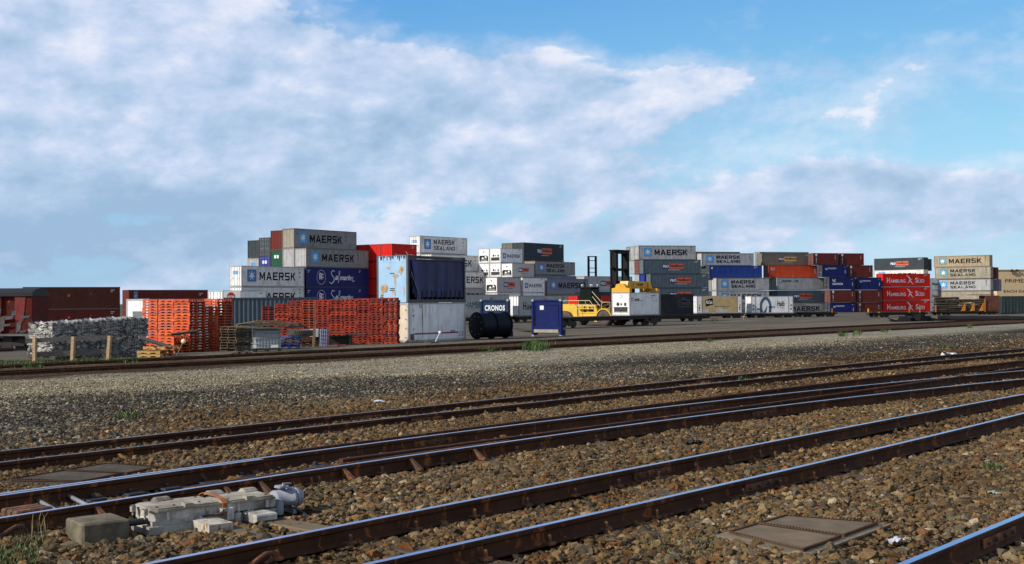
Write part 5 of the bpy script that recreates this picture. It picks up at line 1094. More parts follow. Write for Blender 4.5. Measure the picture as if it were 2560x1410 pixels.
# ------------------------------------------------------------------ bales of plastic and the timber frame
def bale_mesh(seed, L, Wd, H):
    r = np.random.default_rng(seed); bm = bmesh.new(); bmesh.ops.create_cube(bm, size=1.0); bmesh.ops.subdivide_edges(bm, edges=bm.edges[:], cuts=11, use_grid_fill=True)
    from mathutils import noise
    for v in bm.verts:
        q = Vector((v.co.x * L, v.co.y * Wd, v.co.z * H)); n = noise.noise_vector(q * 5 + Vector((seed, 0, 0))) * .13 + noise.noise_vector(q * 13 + Vector((0, seed, 0))) * .06; v.co = q + n
    mb = MB(); bm.verts.ensure_lookup_table(); mb.add([v.co[:] for v in bm.verts], [[v.index for v in f.verts] for f in bm.faces]); bm.free()
    for f in mb.f:
        pass
    for k in range(520):                                       # crumpled scraps sticking out of the faces
        face = r.integers(0, 5); c = np.array([(r.random() - .5) * L, (r.random() - .5) * Wd, (r.random() - .5) * H])
        if face == 0: c[0] = -L / 2
        elif face == 1: c[1] = -Wd / 2
        elif face == 2: c[2] = H / 2
        elif face == 3: c[1] = -Wd / 2
        else: c[0] = L / 2
        a, b = r.normal(0, .10, 3), r.normal(0, .07, 3); a[2] *= .3; b[2] *= .5; e = r.normal(0, .02, 3)
        if face == 0 or face == 4: a[0] *= .35; b[0] *= .35
        elif face in (1, 3): a[1] *= .35; b[1] *= .35
        mb.add([tuple(c - a), tuple(c + b + e), tuple(c + a), tuple(c - b - e)], [(0, 1, 2, 3)], int(r.integers(0, 5)))
    return mb.mesh('bale')
bale_m = [paint('plastic_%d' % k, c, .55, .3, dirt=.4, scale=4) for k, c in enumerate(((.30, .29, .275), (.50, .49, .475), (.20, .195, .19), (.38, .34, .27), (.10, .097, .09)))]
bmes = [bale_mesh(k, 1.22, 1.65, .84) for k in range(3)]
B0 = base(at(127, 850, 51.5), -.02); aBl = R(56)
wm = MB()
for z in (-.28, -.05, .2): wm.tube([(-.63, -.85, z), (.63, -.85, z)], .008, 4, cap=False); wm.tube([(-.63, -.85, z), (-.63, .85, z)], .008, 4, cap=False)
for x in (-.4, 0, .4): wm.tube([(x, -.86, -.44), (x, -.86, .44)], .008, 4, cap=False)
wire_me = wm.mesh('binding_wire'); POSN = ["nearest to the boxcar", "second from the boxcar", "third from the boxcar", "nearest to the orange pallets"]
for lay in (0, 1):
    for k in range(4):
        P = xf(B0, aBl, .62 + 1.26 * k, .84 - (.12 if lay else 0)); P.z = B0.z + .42 + lay * (.76 + .05 * k)
        o = part('plastic_bale', random.choice(bmes), bale_m, None, P, aBl + random.uniform(-.04, .04)); tag(o, f"{'upper' if lay else 'lower'} bale of crumpled white plastic, {POSN[k]}", 'plastic bale', 'bales of scrap plastic'); part('binding_wire', wire_me, [dark_steel], o)
fw = wood('frame_timber', (.36, .24, .13)); fd = wood('frame_board', (.12, .11, .10)); F = [base(at(x, 900, d)) for x, d in ((87, 48.3), (181, 48.6), (270, 48.9))]
fr = thing('leaning_fence', "leaning timber fence frame of three posts before the plastic bales", 'fence', F[1])
for p, ln in zip(F, (.0, .06, .10)):
    q = p - F[1]; mb = MB(); mb.M = Matrix.Translation(q) @ Matrix.Rotation(R(-20), 4, 'Z') @ Matrix.Shear('XY', 4, (0, 0)); mb.add([(-.07, -.06, 0), (.07, -.06, 0), (.07, .06, 0), (-.07, .06, 0), (-.07 + ln, -.06, 1.02), (.07 + ln, -.06, 1.02), (.07 + ln, .06, 1.02), (-.07 + ln, .06, 1.02)], [(0, 3, 2, 1), (4, 5, 6, 7), (0, 1, 5, 4), (1, 2, 6, 5), (2, 3, 7, 6), (3, 0, 4, 7)]); mb.build('post', [fw], fr)
for z0, z1, ext in ((.80, .98, .38), (.22, .42, -.0)):
    a, b = F[0] - F[1], F[2] - F[1]; d = (b - a).normalized(); nn = Vector((-d.y, d.x, 0)) * .09; a = a - d * ext + nn; mb = MB(); t = nn * .6
    mb.add([(*(a).xy, a.z + z0), (*(b + nn).xy, b.z + z0 + .06), (*(b + nn).xy, b.z + z1 + .06), (*(a).xy, a.z + z1), (*(a + t).xy, a.z + z0), (*(b + nn + t).xy, b.z + z0 + .06), (*(b + nn + t).xy, b.z + z1 + .06), (*(a + t).xy, a.z + z1)], [(0, 1, 2, 3), (7, 6, 5, 4), (3, 2, 6, 7), (0, 4, 5, 1), (1, 5, 6, 2), (0, 3, 7, 4)]); mb.build('rail_board', [fd], fr)
P = ong(70, 903); stack(P, R(-6), 2, "grey wooden pallet at the foot of the timber frame", [wp[1]], 'grey wooden pallets', 'wooden_pallet', 'wooden pallet'); stack(ong(122, 900), R(4), 1, "dark wooden pallet beside the timber frame", [wp[2]], 'grey wooden pallets', 'wooden_pallet', 'wooden pallet')
for (xa, xb, y, lab) in ((-20, 32, 880, "left dark log kerb lying on the asphalt"), (45, 115, 876, "right dark log kerb lying on the asphalt")):
    a, b = ong(xa, y), ong(xb, y - 2); mb = MB(); L = (b - a).length; mb.tube([(0, 0, .13), (L / 2, .03, .14), (L, 0, .13)], .14, 9); o = mb.build('kerb_log', [wp[2]]); o.location = a; o.rotation_euler = (0, 0, math.atan2(b.y - a.y, b.x - a.x)); tag(o, lab, 'kerb log')

# ------------------------------------------------------------------ yellow container stacker
yel = paint('stacker_yellow', (.62, .40, .035), .45, .1, dirt=.15, rust=.08, streak=.15); yel2 = paint('spreader_yellow', (.66, .33, .012), .45, .1, dirt=.15); tyre_p = paint('tyre_dusty', (.075, .055, .045), .9, .2, dirt=.3); mast_p = paint('mast_black', (.005, .005, .006), .6, .3, spec=.2)
glass_p = paint('cab_glass', (.004, .008, .008), .3, .1, spec=.12); cabp = paint('cab_black', (.004, .005, .005), .7, .2, spec=.08); lampw = paint('lamp_white', (.75, .75, .72), .3, .05)
def build_stacker():
    M0 = xf(PN, aN, 3.03, 2.44 + .45); g = gz(M0.x, M0.y); root = thing('container_stacker', "yellow container stacker holding the white refrigerated box", 'container stacker', Vector((M0.x, M0.y, g)), aN)
    zb = zz(PN, 731.3) - g                                     # top of the held box above ground
    top = 1.8 + (750 - 625) / (F_PX / 138) - g
    mb = MB()
    for x in (-1.25, 1.0): mb.box((x - .22, 0, .5), (x + .22, .30, top)); mb.box((x - .10, .30, .5), (x + .22, .75, top - .1)); mb.box((x - .22, .75, .5), (x + .22, .85, top - .05))
    mb.box((-1.47, 0, top - .40), (1.22, .85, top)); mb.box((-1.6, -.05, top - .12), (1.3, .9, top + .02)); mb.build('mast', [mast_p], root)
    for z in (top - 2.4, top - 4.3, 1.2):
        m2 = MB(); m2.box((-1.03, .1, z), (.78, .6, z + .30)); m2.build('cross_member', [mast_p], root)
    mb = MB(); mb.tube([(-1.6, .5, 1), (-1.6, .5, top - .3)], .05, 6); mb.tube([(1.40, .4, 1), (1.40, .4, top - 1.6)], .05, 6); mb.build('lift_hose', [mast_p], root)
    for z in (top - 2.1, top - 4.2): m2 = MB(); m2.lathe([(0, 0), (.18, 0), (.18, .35), (0, .35)], (-1.75, .2, z), (-1.75, 1, z), 12); m2.build('sheave', [mast_p], root)
    sp = MB(); y0, y1 = -2.44 - .45, -.45
    sp.box((-1.75, -1.95, zb + .46), (2.55, -1.25, zb + 1.22)); sp.box((-1.95, -2.0, zb + 1.05), (2.65, -1.2, zb + 1.28))
    sp.prism([(-2.9, zb + .45), (-1.7, zb + .45), (-1.7, zb + 1.3), (-2.15, zb + 1.3), (-2.35, zb + .75)], -2.15, -1.05)
    sp.prism([(2.9, zb + .45), (2.0, zb + .45), (2.0, zb + 1.2), (2.5, zb + 1.2), (2.65, zb + .7)], -2.1, -1.1)
    spo = sp.build('spreader', [yel2], root)
    for x in (-3.02, 2.58):
        m2 = MB(); m2.prism([(y0, zb + .03), (y1, zb + .03), (y1, zb + .50), (y0, zb + .46)] if x > 0 else [(y0, zb + .03), (y1, zb + .03), (y1, zb + .50), (y1 - .45, zb + .55), (y1 - .65, zb + .95), (y1 - .9, zb + 1.0), (y0 + .9, zb + 1.0), (y0 + .7, zb + .85), (y0 + .45, zb + .52), (y0, zb + .46)], x, x + .44, axis='x'); m2.build('end_beam', [yel2], spo)
    for x0, x1 in ((-.9, -.2), (.6, 1.6)): m2 = MB(); m2.bbox((x0, -2.04, zb + .62), (x1, -1.95, zb + 1.0), .03); m2.build('side_lug', [yel2], spo)
    m2 = MB(); put_text(m2, "HYSTER", -.35, 1.0, zb + .80, zb + 1.0, 0, y=-2.055, bold=.03); o = m2.build('lettering', [ink], spo)
    m2 = MB(); m2.box((-.6, -1.2, zb + .7), (.6, 0, zb + 1.1)); m2.box((-1.1, -.9, zb - 1.5), (1.0, .0, zb + 1.35)); m2.build('carriage', [mast_p], root)
    mb = MB(); mb.box((-1.25, .9, .75), (1.25, 6.2, 1.45)); mb.prism([(5.6, .95), (6.2, .95), (7.0, 1.75), (8.1, 1.75), (8.35, 1.9), (8.35, 2.25), (7.9, 2.55), (6.0, 2.55), (5.6, 2.3)], -1.5, 1.5, axis='x'); mb.build('counterweight', [yel], root)
    mb = MB(); mb.bbox((-1.3, 3.0, 1.45), (1.3, 6.2, 2.45), .08); mb.box((-1.75, 2.9, .8), (-1.3, 6.0, 1.15)); mb.box((-1.75, 2.9, 1.95), (-1.3, 5.4, 2.02)); mb.build('chassis', [yel], root)
    m2 = MB(); m2.box((-1.32, 3.3, 1.65), (-1.30, 4.0, 2.25)); m2.box((-1.33, 4.4, 1.6), (-1.30, 4.75, 2.3)); m2.build('service_panel', [dark_steel], root)
    for y, r, w in ((1.55, .92, 1.0), (7.0, .85, .7)):
        for x in (-1.85, 1.85 - w):
            m2 = MB(); m2.lathe([(r * .55, 0), (r * .85, -.01), (r * .97, .06), (r, .14), (r, w - .14), (r * .97, w - .06), (r * .85, w + .01), (r * .55, w)], (x, y, r), (x + 1, y, r), 28); wh = m2.build('wheel', [tyre_p], root)
            m3 = MB(); m3.lathe([(0, .12), (r * .3, .1), (r * .5, .02), (r * .58, .0), (r * .58, .05)], (x, y, r), (x + 1, y, r), 20); m3.build('rim', [tyre_p], wh)
    m2 = MB(); arc = [(1.55 + 1.12 * math.cos(R(a)), .92 + 1.12 * math.sin(R(a))) for a in range(0, 181, 15)]; inn = [(1.55 + 1.0 * math.cos(R(a)), .92 + 1.0 * math.sin(R(a))) for a in range(180, -1, -15)]; m2.prism(arc + inn, -1.9, -.8, axis='x'); m2.build('fender', [yel], root)
    cz = 2.55; mb = MB()
    P8 = [(-1.05, 3.6, cz), (.75, 3.6, cz), (.75, 5.6, cz), (-1.05, 5.6, cz), (-.95, 4.0, cz + 1.85), (.65, 4.0, cz + 1.85), (.65, 5.5, cz + 1.85), (-.95, 5.5, cz + 1.85)]
    mb.add(P8, [(0, 3, 2, 1), (4, 5, 6, 7), (0, 1, 5, 4), (1, 2, 6, 5), (2, 3, 7, 6), (3, 0, 4, 7)]); mb.bbox((-1.02, 3.9, cz + 1.85), (.72, 5.6, cz + 1.98), .04); cab = mb.build('cab', [cabp], root)
    def pane(a, b, c, d, nrm):
        c0 = (Vector(a) + Vector(b) + Vector(c) + Vector(d)) / 4; q = [c0 + (Vector(p) - c0) * .86 + Vector(nrm) * .012 for p in (a, b, c, d)]; m2 = MB(); m2.quad(*[tuple(p) for p in q]); m2.build('window', [glass_p], cab)
    mid = lambda i, j, t: tuple(Vector(P8[i]).lerp(Vector(P8[j]), t))
    pane(P8[0], mid(0, 3, .5), mid(4, 7, .5), P8[4], (-1, 0, 0)); pane(mid(0, 3, .5), P8[3], P8[7], mid(4, 7, .5), (-1, 0, 0)); pane(P8[0], P8[1], P8[5], P8[4], (0, -1, 0))
    for x, y in ((-.95, 4.0), (-.7, 4.0), (-.95, 5.3), (-.6, 5.4), (.4, 4.0)):
        m2 = MB(); m2.lathe([(0, -.09), (.07, -.07), (.09, 0), (.07, .07), (0, .09)], (x, y, cz + 2.2), (x, y - 1, cz + 2.2), 10); m2.tube([(x, y, cz + 1.98), (x, y, cz + 2.15)], .015, 4); m2.build('work_lamp', [lampw], cab)
    mb = MB(); mb.tube([(.5, 5.9, 2.4), (.5, 5.9, 4.9), (.5, 6.1, 5.15)], .09, 10); mb.build('exhaust', [cabp], root)
    for x in (-.85, .85): m2 = MB(); m2.tube([(x, 3.6, 2.0), (x, .8, 3.1)], .13, 10); m2.tube([(x, 3.8, 1.9), (x, 3.0, 2.25)], .17, 10); m2.build('tilt_cylinder', [mast_p], root)
    rail_y = paint('railing_pale', (.72, .60, .30), .5, .08); mb = MB(); x = -1.72
    mb.tube([(x, 2.95, 1.1), (x, 2.95, 2.2), (x, 3.6, 2.95), (x, 6.6, 2.95), (x, 6.6, 2.5)], .03, 6); mb.tube([(x, 3.1, 2.0), (x, 3.7, 2.45), (x, 5.6, 2.45)], .025, 6); mb.tube([(x, 5.2, 1.1), (x, 5.2, 2.95)], .028, 6); mb.tube([(x, 4.2, 2.0), (x, 4.2, 2.95)], .025, 6)
    mb.tube([(x, 6.6, 2.95), (x, 7.9, 2.9), (x, 7.95, 2.4)], .028, 6); mb.tube([(-1.3, 3.55, 4.0), (-1.3, 2.2, 2.75), (-1.3, 2.2, 2.0)], .03, 6); mb.tube([(-1.3, 3.5, 3.4), (-1.3, 2.4, 2.3)], .03, 6); mb.tube([(-1.3, 2.2, 2.75), (-1.3, 1.0, 2.75), (-1.3, 1.0, 2.1)], .028, 6); mb.build('railing', [rail_y], root)
    mb = MB()
    for k in range(4): mb.box((-1.8, 2.55 + .0 * k, .55 + k * .36), (-1.35, 2.85, .60 + k * .36))
    mb.box((-1.82, 2.5, .5), (-1.78, 2.9, 2.0)); mb.build('ladder', [yel], root)
build_stacker()
def mast_only():
    P = at(1481, 665, 224); P.z = gz(P.x, P.y); top = zz(P, 640) - P.z; root = thing('lift_mast', "black lift mast sticking up behind the light grey container", 'lift mast', P, R(18)); mb = MB()
    for x in (-.85, .60): mb.box((x, 0, 0), (x + .32, .4, top))
    mb.box((-.85, -.02, top - .16), (.95, .45, top)); mb.build('mast', [mast_p], root)
    for z in (top - .9, top - 2.3, top - 3.1): m2 = MB(); m2.box((-.5, .05, z), (.56, .3, z + .12)); m2.build('cross_member', [mast_p], root)
    m2 = MB(); m2.tube([(.95, .2, 0), (.95, .2, top - .2)], .035, 5); m2.tube([(-.85, .2, 0), (-.85, .2, top - 1)], .03, 5); m2.build('lift_hose', [mast_p], root)
mast_only()

# ------------------------------------------------------------------ flat rack walls and cable drums
rackb = paint('rack_navy', (.014, .028, .070), .7, .2, rust=.25, dirt=.2, streak=.3, spec=.1); rackr = paint('rack_blue', (.008, .016, .095), .7, .15, rust=.30, dirt=.1, streak=.3, spec=.1)
aK2 = R(-33)
def rack_wall(P, h, label, mt, kind):
    root = thing('flat_rack', label, 'flat rack', P, aK2); mb = MB(); w = 2.44
    mb.box((.16, .08, .55), (w - .16, .14, h - .12)); mb.build('end_wall', [mt], root); mb = MB()
    for x in (0, w - .16): mb.box((x, 0, 0), (x + .16, .24, h))
    mb.box((.16, .02, h - .14), (w - .16, .2, h - .02)); mb.box((.16, .03, .50), (w - .16, .2, .72))
    if kind == 'blue': mb.box((.28, .05, h - .42), (w - .28, .08, h - .34)); mb.box((.24, .045, .72), (.30, .08, h - .4)); mb.box((w - .30, .045, .72), (w - .24, .08, h - .4))
    mb.build('wall_frame', [mt], root); mb = MB()
    for x in (0, w - .17): mb.box((x, .24, .1), (x + .17, .6, .50))
    for k in range(1): mb.box((.17, .3 + k * .65, .36), (w - .17, .36 + k * .65, .48))
    mb.box((.17, .24, .48), (w - .17, .6, .50)); mb.build('deck', [rackb], root)
    mb = MB()
    for x in (-.004, w - .17): mb.box((x, -.004, -.002), (x + .174, .18, .12)); mb.box((x, -.004, h - .118), (x + .174, .18, h + .003))
    mb.build('corner_casting', [galv], root)
    return root
P = base(at(1200, 830, 86)); h = zz(P, 749) - P.z; r = rack_wall(P, h, "navy flat rack wall with white block capitals behind the cable drums", rackb, 'navy')
mb = MB(); put_text(mb, "CRONOS", .38, 2.10, h - .80, h - .40, 0, y=.072, bold=.035, space=1.1); mb.build('lettering', [star_w], r)
P = base(at(1329, 830, 85)); h = zz(P, 749) - P.z; r = rack_wall(P, h, "blue flat rack wall with white paper square", rackr, 'blue')
mb = MB(); mb.box((.66, .065, h - .72), (.98, .078, h - .36)); mb.build('paper_square', [white_paint], r)
mb = MB(); mb.box((.2, -.02, .28), (2.2, .05, .50)); mb.build('wall_foot', [paint('rack_pale', (.32, .29, .23), .8, .2, dirt=.3)], r)
a_, b_ = ong(1368, 834), ong(1277, 827); L = (b_ - a_).length; mb = MB(); mb.box((0, -.9, 0), (L - .6, .0, .10)); mb.box((0, -.02, .10), (L - .6, .04, .17)); o = mb.build('steel_ramp', [paint('ramp_steel', (.06, .055, .05), .9, .3, dirt=.4, spec=.1)]); o.location = a_ + Vector((0, 0, .05)); o.rotation_euler = (0, 0, math.atan2(b_.y - a_.y, b_.x - a_.x)); tag(o, "low steel ramp lying between the two flat rack walls", 'ramp')
drum_p = paint('drum_black', (.006, .006, .007), .7, .3, spec=.2); cable_p = paint('cable_black', (.008, .010, .020), .5, .2, spec=.3)
dax = Vector((.80, .60, 0)).normalized()
for k, (x, d, lab) in enumerate(((1190, 78, "nearer black cable drum beside the white container"), (1226, 79.6, "farther black cable drum before the navy flat rack wall"))):
    P = base(at(x, 812, d)); rr = .89; root = thing('cable_drum', lab, 'cable drum', P, 0, 'black cable drums'); w = 1.15
    c = Vector((0, 0, rr))
    for t in (0, w): mb = MB(); mb.lathe([(.0, 0), (rr - .03, 0), (rr, .02), (rr, .07), (rr - .03, .09), (0, .09)], c + dax * t, c + dax * (t + 1), 40); mb.build('flange', [drum_p], root)
    mb = MB(); prof = []
    for i in range(15): prof += [(rr * .86, .1 + i * (w - .1) / 15), (rr * .90, .1 + (i + .5) * (w - .1) / 15)]
    mb.lathe(prof + [(rr * .86, w)], c, c + dax, 32); mb.build('wound_cable', [cable_p], root)
    if k == 0:
        mb = MB(); n_ = dax.orthogonal().normalized()
        for i in range(9): a = i * .7; q = c - dax * .012 + (Vector((0, 0, 1)) * math.sin(a) + Vector((-dax.y, dax.x, 0)) * math.cos(a)) * rr * .7; mb.lathe([(0, 0), (.035, 0), (.035, .012)], q, q + dax, 6)
        mb.build('flange_bolt', [galv], root)

# ------------------------------------------------------------------ junk before the pallet row
JK = wp
P = ong(588, 878)
for k in range(9):
    stack(P + Vector((random.uniform(-.06, .06), random.uniform(-.05, .05), k * .135)), R(52) + random.uniform(-.08, .08), 1, f"brown wooden pallet, {ORD[8 - k] if k else 'lowest'} of the leaning stack left of the plastic tank", [random.choice(JK)], 'brown wooden pallets beside the tank', 'wooden_pallet', 'wooden pallet', pal_small)
board(P + Vector((.75, .6, 1.32)), 1.5, .9, .05, (.05, -.10, .5), "grey board lying on the leaning brown pallets", wp[1], 'board', 'board'); board(P + Vector((.55, .4, 1.40)), 1.1, .6, .04, (.02, -.16, .3), "pale thin board on top of the grey board", wp[0], 'board', 'board')
T = ong(632, 880); aI = R(8); root = thing('liquid_tank', "white plastic tank in a grey wire cage with boards on top", 'liquid tank', T, aI); tankp = paint('tank_plastic', (.30, .34, .38), .4, .12, dirt=.25)
mb = MB(); mb.bbox((.05, .05, .16), (1.25, 1.0, 1.10), .1); mb.build('tank', [tankp], root); mb = MB()
for z in (.2, .42, .66, .9, 1.1): mb.tube([(0, 1.05, z), (0, 0, z), (1.3, 0, z), (1.3, 1.05, z)], .013, 5)
for k in range(10): mb.tube([(k * 1.3 / 9, 0, .15), (k * 1.3 / 9, 0, 1.12)], .010, 5)
for k in range(5): mb.tube([(0, .2 * k + .1, .15), (0, .2 * k + .1, 1.12)], .010, 5)
mb.build('wire_cage', [galv], root); mb = MB(); mb.box((0, 0, .1), (1.3, 1.05, .14))
for x in (0, .55, 1.15): mb.box((x, 0, 0), (x + .15, 1.05, .1))
mb.build('tank_base', [dark_steel], root)
mb = MB(); mb.box((.02, -.012, .2), (.18, -.004, .34)); mb.box((.86, -.012, .2), (1.2, -.004, .33)); mb.build('label_plate', [white_paint], root)
board(T + Vector((.35, .35, 1.13)), 2.3, 1.0, .06, (0, .03, .12), "long grey board across the white caged tank", wp[1], 'board', 'board'); board(T + Vector((1.75, .5, 1.13)), 1.5, .9, .09, (0, -.06, .1), "black board right of the grey board on the tank", paint('tarred', (.012, .012, .012), .7), 'board', 'board')
stack(T + Vector((.1, .1, 1.21)), R(10), 2, "wooden pallet lying on the boards over the tank", wp[:2], 'wooden pallets on the tank', 'wooden_pallet', 'wooden pallet'); stack(T + Vector((1.2, .15, 1.24)), R(6), 1, "small brown pallet right of the two on the tank", [wp[1]], 'wooden pallets on the tank', 'wooden_pallet', 'wooden pallet', pal_small)
TY = ong(700, 873); bluep = [paint('pallet_sky_blue', (.03, .22, .48), .7, .15, dirt=.2), paint('pallet_deep_blue', (.012, .035, .19), .7, .15, dirt=.2)]
for k, mt in ((0, bluep[1]), (1, bluep[1]), (2, wp[1]), (3, bluep[0])): stack(TY + Vector((.0, 0, .05 + k * .145)), R(6), 1, ["lower dark blue pallet under the tyre", "upper dark blue pallet under the tyre", "grey pallet between blue ones under the tyre", "bright blue lettered pallet under the tyre"][k], [mt], 'pallets under the tyre', 'wooden_pallet', 'wooden pallet', pal_small)
mb = MB()
for k in range(7): mb.box((.32 + k * .055, -.012, .05 + 3 * .145 + .055), (.36 + k * .055, -.006, .05 + 3 * .145 + .105))
o = mb.build('pallet_lettering', [ink]); o.location = TY; o.rotation_euler = (0, 0, R(6)); tag(o, "black stencil on the bright blue pallet", 'stencil')
P2 = ong(752, 868)
for k in range(5): stack(P2 + Vector((random.uniform(-.04, .04), 0, k * .14)), R(4), 1, f"dark pallet, {ORD[4 - k] if k else 'lowest'} of the low stack right of the blue pallets", [wp[2]], 'dark pallets beside the blue ones', 'wooden_pallet', 'wooden pallet', pal_small)
tr = [(.42, -.13), (.50, -.16), (.60, -.165), (.645, -.14), (.66, -.06), (.66, .06), (.645, .14), (.60, .165), (.50, .16), (.42, .13), (.40, .0), (.42, -.13)]
mb = MB(); mb.lathe([(r_, z) for r_, z in tr], (0, 0, 0), (0, 0, 1), 44)
for k in range(44): a = k * 2 * math.pi / 44; ca, sa = math.cos(a), math.sin(a); mb.M = Matrix.Rotation(a, 4, 'Z'); mb.box((.635, -.02, -.15), (.678, .02, -.02 + .05 * (k % 2))); mb.box((.635, .025, .0), (.678, .06, .15))
mb.M = Matrix.Identity(4); o = mb.build('tyre', [paint('old_tyre', (.085, .08, .07), .85, .25, dirt=.5, scale=3)]); o.location = TY + Vector((.95, .5, .83)); o.rotation_euler = (0, .02, 0); tag(o, "large worn tyre lying flat on the blue pallets", 'tyre')
C = ong(797, 868); root = thing('wire_cage_panel', "upright caged plastic panel leaning by the dark table", 'cage panel', C, R(-4)); mb = MB(); mb.M = Matrix.Rotation(.04, 4, 'Y'); mb.bbox((.03, .04, .02), (.45, .3, 1.0), .04); mb.build('plastic_panel', [paint('panel_lilac', (.26, .28, .40), .5, .1, dirt=.2)], root); mb = MB(); mb.M = Matrix.Rotation(.04, 4, 'Y')
for z in (.05, .25, .45, .65, .85, 1.0): mb.tube([(0, 0, z), (.48, 0, z)], .010, 5)
for x in (0, .12, .24, .36, .48): mb.tube([(x, 0, 0), (x, 0, 1.02)], .010, 5)
mb.build('wire_cage', [dark_steel], root)
C2 = ong(775, 868) + Vector((.1, .35, 0)); mb = MB(); mb.bbox((-.05, 0, 0), (.1, .1, 1.05), .01); o = mb.build('timber_post', [wood('post_brown', (.20, .12, .06))]); o.location = C2; o.rotation_euler = (0, .05, 0); tag(o, "brown post standing left of the caged panel", 'post')
mb = MB(); mb.bbox((0, 0, .55), (.5, .4, .98), .03); o = mb.build('white_sack', [paint('sack', (.45, .46, .48), .8, .2, dirt=.4, bump=.5)]); o.location = C2 + Vector((-.2, .2, .0)); tag(o, "pale sack standing between tyre and caged panel", 'sack')
D = ong(822, 864); root = thing('steel_bench', "dark steel bench with a long warped board on top", 'bench', D, R(4)); mb = MB(); mb.box((0, 0, .50), (1.25, .9, .56))
for x in (0, 1.17):
    for y in (0, .82): mb.box((x, y, 0), (x + .08, y + .08, .5))
mb.box((.08, .3, .08), (1.17, .8, .48)); mb.build('bench_frame', [paint('bench_black', (.014, .014, .014), .7, .2)], root)
board(D + Vector((.75, .3, .66)), 2.6, .7, .05, (0, .10, .08), "long warped dark board on the steel bench", wp[2], 'board', 'board'); board(ong(880, 862) + Vector((0, 0, .02)), 1.8, .25, .06, (0, .04, .15), "dark plank lying on the gravel before the pallet row", wp[2]); board(ong(852, 866) + Vector((0, 0, .0)), 1.3, .2, .05, (0, .03, -.1), "short plank lying beside the steel bench", wp[1])

# ------------------------------------------------------------------ warehouse, posts, sign, levers, pipes
wh = at(2492, 700, 330); wh.z = gz(wh.x, wh.y); root = thing('warehouse', "beige warehouse with dark roof lettering at the right edge", 'warehouse', wh, R(4)); ht = zz(wh, 676) - wh.z; beige = paint('warehouse_beige', (.56, .42, .24), .8, .05, streak=.1)
mb = MB(); mb.box((0, 0, 0), (34, 25, ht)); mb.build('wall', [beige], root); mb = MB(); mb.box((-.2, -.2, ht + .01), (34.2, 25.2, ht + .22)); mb.build('roof_trim', [paint('warehouse_trim', (.45, .34, .20), .8, .05)], root)
zt2 = lambda y: zz(wh, y) - wh.z
mb = MB(); put_text(mb, "PRIME", 2.3, 7.6, zt2(706.5), zt2(697.5), 0, y=-.05, bold=.0); put_text(mb, "EACH DAY", 1.9, 9.1, zt2(731.5), zt2(725), 0, y=-.05, bold=.0); mb.build('lettering', [paint('sign_brown', (.06, .045, .035), .6, .1)], root)
mb = MB(); mb.box((4.1, -.5, zt2(684)), (5.3, -.02, zt2(679)))
for x in (3.7, 5.2): mb.lathe([(.42, 0), (.3, .35), (.05, .5)], (x + .25, -.7, ht - .1), (x + .25, -.2, ht + .3), 12)
mb.tube([(3.8, -.4, zt2(679)), (4.7, -.4, zt2(681)), (5.6, -.4, zt2(679))], .08, 6); mb.build('flood_lights', [paint('flood_brown', (.22, .17, .10), .7, .1)], root)
S = at(580, 737, 97); root = thing('stop_sign', "white board with red octagonal stop sign left of the star stack", 'sign', Vector((S.x, S.y, gz(S.x, S.y))), R(6)); z0 = zz(S, 746) - gz(S.x, S.y); mb = MB(); mb.box((-.68, 0, z0 - .5), (.66, .05, z0 + .6)); bd = mb.build('sign_board', [white_paint], root)
mb = MB(); oc = [(-.08 + .34 * math.cos(R(22.5 + 45 * k)), z0 + .12 + .40 * math.sin(R(22.5 + 45 * k))) for k in range(8)]; mb.add([(x, -.008, z) for x, z in oc], [list(range(8))]); put_text(mb, "STOP", -.34, .18, z0 + .0, z0 + .22, 1, y=-.014, bold=.04); mb.build('octagon', [deep_red, star_w], bd); mb = MB(); mb.tube([(0, .08, 0), (0, .08, z0 - .1)], .05, 8); mb.build('sign_post', [galv], root)
for x, y, h_, lab in ((2171, 786, 1.0, "yellow post standing before the lowest brown container"), ):
    P = ong(x, y); mb = MB(); mb.tube([(0, 0, 0), (0, 0, h_)], .14, 12); mb.lathe([(.14, 0), (.1, .06), (0, .08)], (0, 0, h_), (0, 0, h_ + 1), 12); o = mb.build('bollard', [paint('bollard_orange', (.62, .30, .02), .6, .1)]); o.location = P; tag(o, lab, 'bollard')
def lever(base_px, tip, disc, label, pole_m, disc_m, tip_m, d_r=.10):
    B = ong(*base_px); d = (B - EYE).dot(_F); T_ = at(tip[0], tip[1], d); D_ = at(disc[0], disc[1], d); root = thing('switch_lever', label, 'switch lever', B); t = T_ - B; c = D_ - B
    mb = MB(); mb.tube([(0, 0, 0), tuple(c)], .025, 8); mb.build('lever_arm', [pole_m], root); mb = MB(); mb.tube([tuple(c), tuple(t)], [.02, .03], 8); mb.build('lever_tip', [tip_m], root)
    mb = MB(); mb.lathe([(0, -.03), (d_r, -.03), (d_r * 1.1, 0), (d_r, .03), (0, .03)], c, c + Vector((0, -1, .15)), 18); mb.build('weight_disc', [disc_m], root); mb = MB(); mb.bbox((-.22, -.14, -.02), (.22, .14, .08), .02); mb.build('lever_base', [dark_steel], root)
redm = paint('lever_red', (.30, .02, .02), .5, .1)
lever((1087, 858), (1107, 821), (1100, 831), "white switch lever with red tip before the dented white container", white_paint, white_paint, redm, .085)
lever((440, 893), (470, 835), (459, 853), "brown switch lever with cream disc before the orange pallets", wood('lever_wood', (.18, .13, .09)), paint('disc_cream', (.68, .56, .36), .5, .1), redm, .10)
lever((1857, 803), (1862, 786), (1860, 792), "small pale lever on the asphalt before the tan swap body", paint('lever_pale', (.40, .30, .22), .6, .1), paint('lever_pale', (.4, .3, .22)), paint('lever_pale', (.4, .3, .22)), .10)
